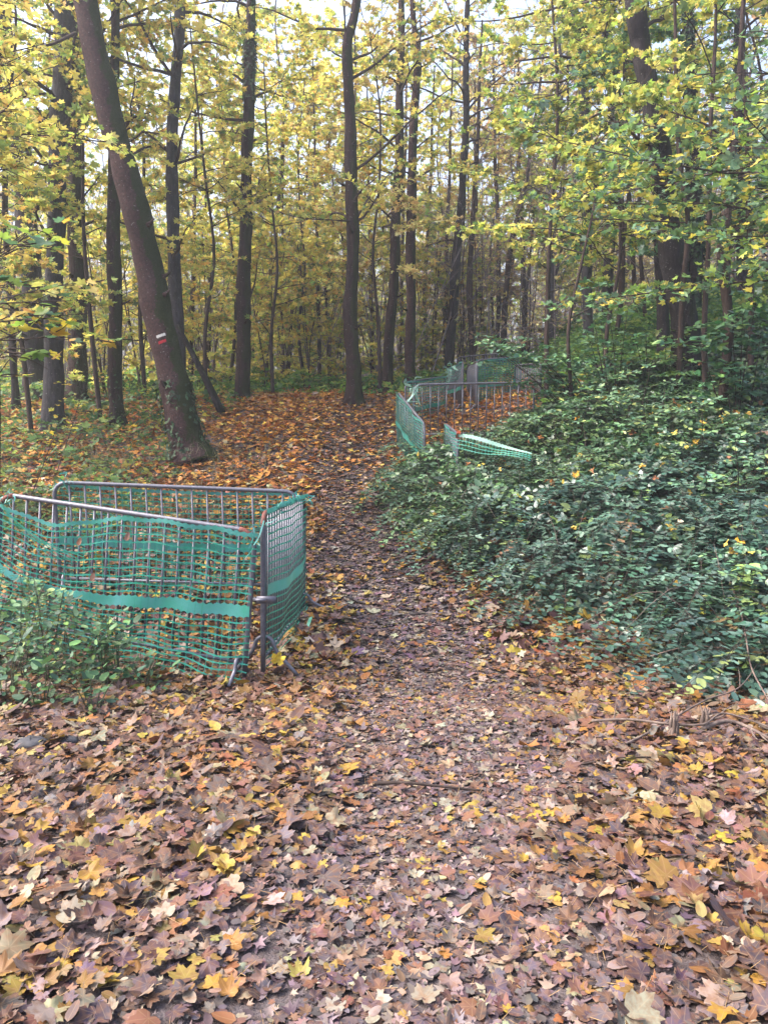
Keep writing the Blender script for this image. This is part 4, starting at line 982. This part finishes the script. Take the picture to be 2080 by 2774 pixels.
class Net:
    def __init__(s): s.mb = MB(); s.bd = MB()
def ribbon(mb, P0, w, along, sidev):
    """strip through points P0 (n,3) with half width w (n,), side direction sidev"""
    n = len(P0); V = np.concatenate([P0 - sidev * w[:, None], P0 + sidev * w[:, None]])
    i_ = np.arange(n - 1); mb.add(V, {4: np.stack([i_, i_ + 1, i_ + 1 + n, i_ + n], 1)})
def net_sheet(net, S, Lw, Hh, bands, sx=.060, sz=.053, seed=0, hole=None, flag=True):
    """S(u, v) -> world point; u along in metres, v down in metres"""
    nv = int(Lw / sx); nh = int(Hh / sz)
    def SS(u, v): return np.array([S(a, b) for a, b in zip(np.broadcast_to(u, np.broadcast(u, v).shape).ravel(), np.broadcast_to(v, np.broadcast(u, v).shape).ravel())])
    uu = np.linspace(0, Lw, nv * 4 + 1)
    for j in range(nh + 1):
        v = j * sz
        if any(abs(v - b) < w_ * .5 + .012 for b, w_ in bands): continue
        p0 = SS(uu, np.full(len(uu), v)); sd = SS(uu, np.full(len(uu), v + .02)) - p0; sd /= np.linalg.norm(sd, axis=1)[:, None]
        w_ = .0044 + .0038 * (np.cos(uu / sx * 2 * pi) * .5 + .5)
        if hole is not None:
            ok = ~hole(uu, v); segs = np.split(np.arange(len(uu)), np.where(np.diff(ok.astype(int)) != 0)[0] + 1)
            for sg in segs:
                if len(sg) > 2 and ok[sg[0]]: ribbon(net.mb, p0[sg], w_[sg], None, sd[sg])
        else: ribbon(net.mb, p0, w_, None, sd)
    for i_ in range(nv + 1):
        u = i_ * sx; vv = np.linspace(0, Hh, nh * 2 + 1); p0 = SS(np.full(len(vv), u), vv); sd = SS(np.full(len(vv), u + .01), vv) - p0; sd /= np.linalg.norm(sd, axis=1)[:, None] + 1e-9
        w_ = .0016 + .0018 * (np.cos(vv / sz * 2 * pi) * .5 + .5)
        if hole is not None:
            ok = ~hole(np.full(len(vv), u), vv); segs = np.split(np.arange(len(vv)), np.where(np.diff(ok.astype(int)) != 0)[0] + 1)
            for sg in segs:
                if len(sg) > 2 and ok[sg[0]]: ribbon(net.mb, p0[sg], w_[sg], None, sd[sg])
        else: ribbon(net.mb, p0, w_, None, sd)
    for b, bw in bands:
        vs = np.linspace(-bw / 2, bw / 2, 4); V = []
        scal = .006 * (np.cos(uu / sx * 2 * pi))
        for q, dv in enumerate(vs): V.append(SS(uu, b + dv + (scal * (1 if q == 3 else -1 if q == 0 else 0))))
        n = len(uu); V = np.concatenate(V); f = []
        for q in range(3):
            k = np.arange(n - 1) + q * n; f.append(np.stack([k, k + 1, k + 1 + n, k + n], 1))
        net.bd.add(V, {4: np.concatenate(f)})
def net_finish(net, name, label, group=None, band=None):
    o = net.mb.build(name, M['net'])
    if net.bd.n: net.bd.build('band', M[band or 'band'], o)
    return tag(o, label, 'netting', group)
def on_barrier(b, out, u0=0., sag=0., top=.0, wob=.012, lean_=0., seed=0, stretch=1., bulge=0.):
    """surface hanging from a barrier's top rail on the side given by out (+1/-1 along its normal)"""
    n = b['n'] * out
    def S(u, v):
        t = u / b['L']; tt = min(max(t, 0), 1)
        s_ = sag * math.sin(pi * tt) ** 1.3 * (1 - .15 * v) if sag else 0
        p = b['A'] + b['U'] * u + b['dn'] * (v * stretch + top + s_ * (1 - v / 1.4 if v < 1.4 else 0))
        o = .030 + wob * (math.sin(u * 5.1 + seed) * math.sin(v * 4.3 + seed * 2) + .5 * math.sin(u * 11 + v * 7 + seed)) + bulge * math.sin(pi * min(v, 1)) * math.sin(pi * tt)
        return p + n * o + np.array([0, 0, .006 * math.sin(u * 6 + v * 3 + seed)])
    return S
# front net, on the viewer's side: sags from the left corner
sgn = -1 if fb['n'][1] > 0 else 1
net = Net()
def Sfront(u, v):
    t = u / fb['L']
    drop = .16 * math.exp(-((t - .22) / .22) ** 2) * (1 - sm(v, .3, .9)) + .02 + .10 * sm(v, 0, .6) * (1 - sm(v, .7, 1.1)) * math.sin(pi * min(max(t, 0), 1)) * 1.1
    squeeze = .10 * math.exp(-(t / .07) ** 2) * v
    v = v + .012 * math.sin(u * 6.1 + 1.3) * min(1, v * 3) + .007 * math.sin(u * 15 + v * 9)
    p = fb['A'] + fb['U'] * (u + .012 * math.sin(v * 8 + u * 3)) + fb['dn'] * (v * (.98 + .11 * t) + float(drop))
    # below the panel the net hangs straight and flares out a little
    v = v + .010 * math.sin(u * 7.3 + v * 3) + .006 * math.sin(u * 17 + v * 11)
    o = .036 + .014 * (math.sin(u * 5 + 1) * math.sin(v * 4) + .6 * math.sin(u * 12 + v * 8)) + .05 * float(sm(v, .85, 1.2))
    p = p + fb['n'] * sgn * o
    g_ = float(gz(p[0], p[1])) + .02 + .01 * math.sin(u * 9)
    p[2] = max(p[2], g_)
    return p
net_sheet(net, Sfront, fb['L'] + .03, 1.22, [(.0, .032), (.55, .085), (1.21, .05)])
# bunched folds running down from the left corner
for k in range(7):
    a = fb['A'] + fb['U'] * (.02 + .012 * k) + fb['dn'] * (.03 + .02 * k) + fb['n'] * sgn * .045; e = fb['A'] + fb['U'] * (.45 + .07 * k) + fb['dn'] * (.52 - .02 * k) + fb['n'] * sgn * (.055 + .004 * k)
    pts_ = smooth_path([a, (a + e) / 2 + [0, 0, -.02 - .006 * k], e], 14); ribbon(net.mb, pts_, np.full(14, .006), None, np.tile(fb['dn'] * .8 + fb['U'] * .4, (14, 1)))
# continues round the corner along the end barrier
sg2 = 1 if sb['n'][0] > 0 else -1
def Sside(u, v):
    t = min(max(u / sb['L'], 0), 1)
    o = .034 + .03 * math.sin(pi * t) * math.sin(pi * min(v, 1)) + .012 * math.sin(u * 8 + v * 5)
    p = sb['A'] + sb['U'] * u + sb['dn'] * (v * 1.13 - .02 + .06 * math.sin(pi * t) * math.sin(v * 2.4)) + sb['n'] * sg2 * o
    p[2] = max(p[2], float(gz(p[0], p[1])) + .02); return p
net_sheet(net, Sside, sb['L'], 1.12, [(.0, .035), (.56, .085)])
# round the back
sg3 = -1 if bb['n'][1] < 0 else 1
def Sback(u, v):
    t = min(max(u / bb['L'], 0), 1); o = .032 + .012 * math.sin(u * 7 + v * 5)
    p = bb['A'] + bb['U'] * u + bb['dn'] * (v * 1.0 + .03 + .03 * math.sin(pi * t)) + bb['n'] * sg3 * o
    return p
net_sheet(net, Sback, bb['L'], 1.05, [(.0, .03), (.56, .085)])
# loose strap hanging from the far foot of the end barrier
a = P(842, 1672, 7.3); m_ = P(825, 1715, 7.2); e = P(788, 1775, 6.7); e[2] = max(e[2], float(gz(e[0], e[1])) + .03)
pp = smooth_path([a, m_, e], 14); ribbon(net.bd, pp, np.full(14, .026), None, np.tile(np.array([.75, -.3, .45]), (14, 1)))
for (c0_, nn) in ((fb['A'] + fb['U'] * .06, 16), (fb['B'] - fb['U'] * .04 + fb['dn'] * .05, 14), (sb['A'] + fb['dn'] * .10, 14), (bb['A'] + bb['U'] * .1, 12), (sb['B'] - np.array([0, 0, .02]), 16)):
    r = np.random.default_rng(nn + int(abs(c0_[0]) * 100))
    for k in range(nn):
        a = c0_ + r.normal(0, .022, 3); e = a + r.normal(0, .06, 3) + [0, -.02, -.05]; ribbon(net.bd, smooth_path([a, (a + e) / 2 + r.normal(0, .02, 3), e], 7), np.full(7, r.uniform(.003, .009)), None, np.tile(r.normal(0, .6, 3), (7, 1)))
# torn tufts along the top of the end rail
r = np.random.default_rng(31)
for k in range(26):
    u = r.uniform(0, sb['L']); a = Sside(u, .0) ; e = a + r.normal(0, .05, 3) + np.array([0, 0, .02]); m_ = (a + e) / 2 + r.normal(0, .02, 3)
    ribbon(net.bd, smooth_path([a, m_, e], 7), np.full(7, .006), None, np.tile(np.array([.3, .2, .9]), (7, 1)))
net_finish(net, 'safety_netting', 'green plastic safety netting wrapped around the near barrier enclosure', 'green safety netting')

# leaves caught in the near netting
r = np.random.default_rng(66)
for (px, py, cc, s_, lab) in [(342, 1465, (.20, .11, .09), .055, 'brown oval leaf caught high in the netting'), (212, 1478, (.26, .12, .07), .05, 'folded rusty leaf caught in the netting near its left end'),
                        (248, 1575, (.30, .16, .12), .055, 'pinkish brown leaf stuck above the blue-green band'), (752, 1790, (.55, .42, .05), .085, 'bright yellow maple leaf standing against the corner foot'), (1240, 1185, (.30, .09, .05), .075, 'rust-red leaf on the corner of the sagging far netting')]:
    YY = 5.72 if px < 700 else (5.75 if px < 900 else 11.3); p = P(px, py, YY); mb = MB()
    leaves(mb, r, T_HI if px > 700 else T_OVH, p[None], np.array([[.1, -1., .25]]) / 1.03, np.array([[.3, 0, 1.]]), s_, np.array([cc]))
    tag(mb.build('caught_leaf', M['litter']), lab, 'leaf')

# far group on the right
gb = 'galvanised crowd barriers'
r1 = barrier(P(1122, 1042, 14.3), P(1446, 1036, 14.6), 1.08, 'bare barrier facing the viewer in the far right group, orange leaves behind it', 14, (1, 1), (0, 0), (0, 1))
r2 = barrier(P(1098, 1036, 15.6), P(1205, 1020, 17.2), 1.08, 'barrier receding behind the bare one, hung with green netting at its left corner', 16, (1, 1), (0, 0))
r3 = barrier(P(1150, 1150, 12.3), P(1077, 1062, 14.1), 1.12, 'netted barrier along the path edge in front of the far group', 15, (1, 1), (0, 0))
r4 = barrier(P(1240, 1176, 11.35), P(1206, 1148, 12.6), 1.1, 'netted barrier half buried in brambles with its post at the corner', 14, (0, 1), (0, 0))
r5 = barrier(P(1254, 980, 17.0), P(1214, 1000, 18.8), 1.12, 'edge-on barrier with pale torn netting on its top, beyond the bare one', 16, (1, 1), (0, 0))
r6 = barrier(P(1292, 979, 16.6), P(1266, 990, 18.6), 1.12, 'second edge-on barrier with splayed feet, right of the torn netting', 9, (1, 1), (0, 0))
r7 = barrier(P(1238, 968, 22), P(1352, 957, 21.5), 1.1, 'farthest barrier whose rail shows against the brown stems', 14, (1, 1), (0, 0))
r8 = barrier(P(1288, 976, 17.2), P(1410, 966, 17.6), 1.1, 'green netted barrier beneath the shrub, far group', 14, (1, 1), (0, 0))
r9 = barrier(P(1395, 990, 17.6), P(1465, 984, 16.0), 1.1, 'barrier showing its bars at the right end of the far group', 14, (1, 1), (0, 0))
def simple_net(b, side, label, hh=1.05, L=None, bands=((.0, .035), (.55, .085)), sx=.07, sz=.06, seed=0, u0=0):
    n_ = Net(); S0 = on_barrier(b, side, seed=seed, sag=.03, wob=.02); net_sheet(n_, S0, L or b['L'], hh, list(bands), sx, sz)
    return net_finish(n_, 'safety_netting', label, 'green safety netting')
simple_net(r2, 1 if r2['n'][1] < 0 else -1, 'netting on the receding barrier behind the bare one')
simple_net(r3, 1 if r3['n'][0] < 0 else -1, 'netting on the path-side barrier of the far group', seed=2, sx=.05, sz=.045)
simple_net(r4, 1 if r4['n'][0] < 0 else -1, 'netting on the barrier half buried in brambles', seed=3, sx=.05, sz=.045)
simple_net(r8, 1 if r8['n'][1] < 0 else -1, 'netting on the far barrier beneath the shrub', seed=4, sx=.045, sz=.04)
simple_net(r5, 1, 'torn pale netting on the edge-on barrier beyond the bare one', hh=.35, seed=5)
# net strung from the corner post down into the brambles, pale shiny edge
n_ = Net()
c0 = P(1238, 1176, 11.3); c1 = P(1300, 1189, 11.0); c2 = P(1360, 1202, 10.7); c3 = P(1440, 1222, 10.3)
ed = smooth_path([c0, c1, c2, c3], 40); cum = np.concatenate([[0], np.cumsum(np.linalg.norm(np.diff(ed, axis=0), axis=1))])
def Sloose(u, v):
    p = np.array([np.interp(u, cum, ed[:, k]) for k in range(3)]); p = p + np.array([-.12 * v, -.25 * v, -.95 * v]) * (1 - .5 * u / cum[-1]) - np.array([0, 0, .10]) * sm(u, .8, 2.2) + np.array([0, .02 * math.sin(u * 9 + v * 6), .02 * math.sin(u * 5 + v * 9)])
    return p
net_sheet(n_, Sloose, cum[-1], .24, [(.02, .06)], .06, .055)
net_finish(n_, 'safety_netting', 'pale sagging netting strung from the corner post down into the brambles', 'green safety netting', 'tape')
# orange-red ties
for (px, py, YY, lab) in [(1124, 1073, 14.2, 'small orange-red tie on the left corner of the bare barrier'), (1242, 1176, 11.25, 'orange-red tie wound round the corner post in the brambles')]:
    mb = MB(); c = P(px, py, YY); tube(mb, [c + [.028 * cos(a), .028 * sin(a), .012 * a / 3] for a in np.linspace(0, 12, 30)], .007, 6)
    tag(mb.build('plastic_tie', plain('orange_plastic', (.55, .10, .03), .5, .4), smooth=True), lab, 'tie')
# white frayed netting bundle on the corner
for (px, py, YY, lab, cl) in [(1122, 1062, 13.9, 'white and green netting bundled on the path-side corner', 0), (1222, 1003, 17.6, 'pale bundled netting on the edge-on barrier', 1)]:
    r = np.random.default_rng(int(px)); mb = MB(); c = P(px, py, YY)
    for k in range(26):
        a = c + r.normal(0, .06, 3) * [1, 1, 1.5]; e = a + r.normal(0, .13, 3) + [.03, 0, -.08]; ribbon(mb, smooth_path([a, (a + e) / 2 + r.normal(0, .04, 3), e], 8), np.full(8, r.uniform(.006, .02)), None, np.tile(r.normal(0, 1, 3) / 1.6, (8, 1)))
    tag(mb.build('netting_bundle', M['tape' if k % 2 else 'band']), lab, 'netting')

# ------------------------------------------------------------------ sticks, twigs, stump
def stick(pixpts, rad, label, mat='drytwig', lift=.02, side=0, seed=0, name='fallen_branch'):
    r = np.random.default_rng(seed); pts = []
    for px, py, dz in pixpts:
        b = hit(px, py); b[2] += rad + lift + dz; pts.append(b)
    path = smooth_path(pts, 8 * len(pts)); mb = MB(); tube(mb, path, np.linspace(rad, rad * .5, len(path)), 7, bump=.08)
    for k in range(side):
        i_ = r.integers(3, len(path) - 1); d = path[i_] - path[i_ - 1]; d /= np.linalg.norm(d); a = d + r.normal(0, .5, 3) * [1, 1, .3]; a /= np.linalg.norm(a)
        q = path[i_] + a * r.uniform(.15, .5); m_ = (path[i_] + q) / 2 + r.normal(0, .02, 3); q[2] = max(q[2], float(gz(q[0], q[1])) + .03); tube(mb, smooth_path([path[i_], m_, q], 8), np.linspace(rad * .5, rad * .2, 8), 5)
    return tag(mb.build(name, M[mat], smooth=True), label, 'branch')
stick([(1010, 2140, 0), (1100, 2146, .02), (1180, 2150, .01), (1310, 2162, 0)], .010, 'thin stick lying across the middle of the path', 'twig')
stick([(1760, 2700, 0), (1880, 2706, .0), (2000, 2716, .0), (2120, 2720, 0)], .009, 'brown branch half under leaves at the bottom right corner', 'twig', lift=-.004, side=2, seed=12)
stick([(1600, 1985, .04), (1700, 1988, .06), (1800, 2008, .08), (1900, 2010, .08), (1960, 1990, .1), (2100, 2012, .05)], .009, 'long curved twig in the pile of sticks at the right, uppermost', side=5, seed=3)
stick([(1640, 2055, .0), (1760, 2015, .05), (1900, 1960, .12), (2000, 1930, .15), (2060, 1850, .2)], .007, 'rising twig crossing the pile of sticks at the right', side=3, seed=4)
stick([(1900, 2010, .05), (1980, 2000, .07), (2100, 2040, .03)], .015, 'thickest grey branch lying in the pile of sticks at the right edge', side=3, seed=5)
stick([(1950, 1710, .55), (1990, 1800, .45), (2010, 1860, .35), (2030, 1900, .2), (2090, 1950, .05)], .010, 'straight bare cane slanting over the brambles at the right edge', side=0, seed=6)
stick([(1760, 1825, .12), (1860, 1818, .18), (1930, 1822, .18), (2005, 1838, .2)], .006, 'fine bent twig lying over the brambles left of the bare cane', side=2, seed=7)
stick([(1560, 2085, .0), (1680, 2080, .02), (1800, 2078, .02)], .006, 'thin dark twig on the leaves below the pile of sticks', 'twig', side=1, seed=8)
def stump(px, py, h, rad, label, seed):
    r = np.random.default_rng(seed); b = hit(px, py); mb = MB(); n = 11
    for k in range(n):
        a = k * 2 * pi / n; p = b + [rad * cos(a) * .7, rad * sin(a) * .7, 0]; hh = h * r.uniform(.5, 1.1)
        tube(mb, [p - [0, 0, .04], p + [r.normal(0, .006), r.normal(0, .006), hh * .6], p + [r.normal(0, .01), r.normal(0, .01), hh]], [rad * .42, rad * .36, rad * .10], 6, bump=.1, seed=k)
    tube(mb, [b - [0, 0, .04], b + [0, 0, h * .45]], rad * .75, 9)
    tag(mb.build('tree_stump', M['drytwig'], smooth=False), label, 'stump')
stump(1822, 2012, .20, .028, 'small splintered grey stump, left of the two by the brambles', 1)
stump(1905, 1985, .17, .030, 'small splintered grey stump, right of the two by the brambles', 2)
# grey stones at the left
for i_, (px, py, s_, lab) in enumerate([(85, 2030, .07, 'dark stone half hidden by leaves at the left'), (180, 2018, .05, 'smaller dark stone right of the larger one at the left')]):
    r = np.random.default_rng(40 + i_); b = hit(px, py); n, m = 10, 7; V = []
    for a in np.linspace(0, pi, m):
        for c in np.arange(n) * 2 * pi / n:
            rr = s_ * (1 + .15 * sin(3 * c + a * 4 + i_) + .1 * sin(5 * c)); V.append(b + [rr * 1.5 * sin(a) * cos(c), rr * sin(a) * sin(c), rr * .6 * cos(a) + .02])
    f = [(k * n + j, k * n + (j + 1) % n, (k + 1) * n + (j + 1) % n, (k + 1) * n + j) for k in range(m - 1) for j in range(n)]
    mb = MB(); mb.add(np.array(V), {4: f}); tag(mb.build('stone', plain('dark_stone', (.06, .06, .07), .7, .3), smooth=True), lab, 'stone')

# ------------------------------------------------------------------ air
m, t = newmat('haze'); pv = t.nodes.new('ShaderNodeVolumePrincipled'); pv.inputs['Density'].default_value = .0029
pv.inputs['Color'].default_value = (.90, .93, 1.0, 1); pv.inputs['Anisotropy'].default_value = .45
o_ = t.nodes.new('ShaderNodeOutputMaterial'); t.links.new(pv.outputs[0], o_.inputs['Volume'])
mb = MB(); box(mb, (0, 90, 21), (330, 310, 50)); tag(mb.build('haze', m), 'thin autumn haze between the trees', 'haze', kind='stuff')
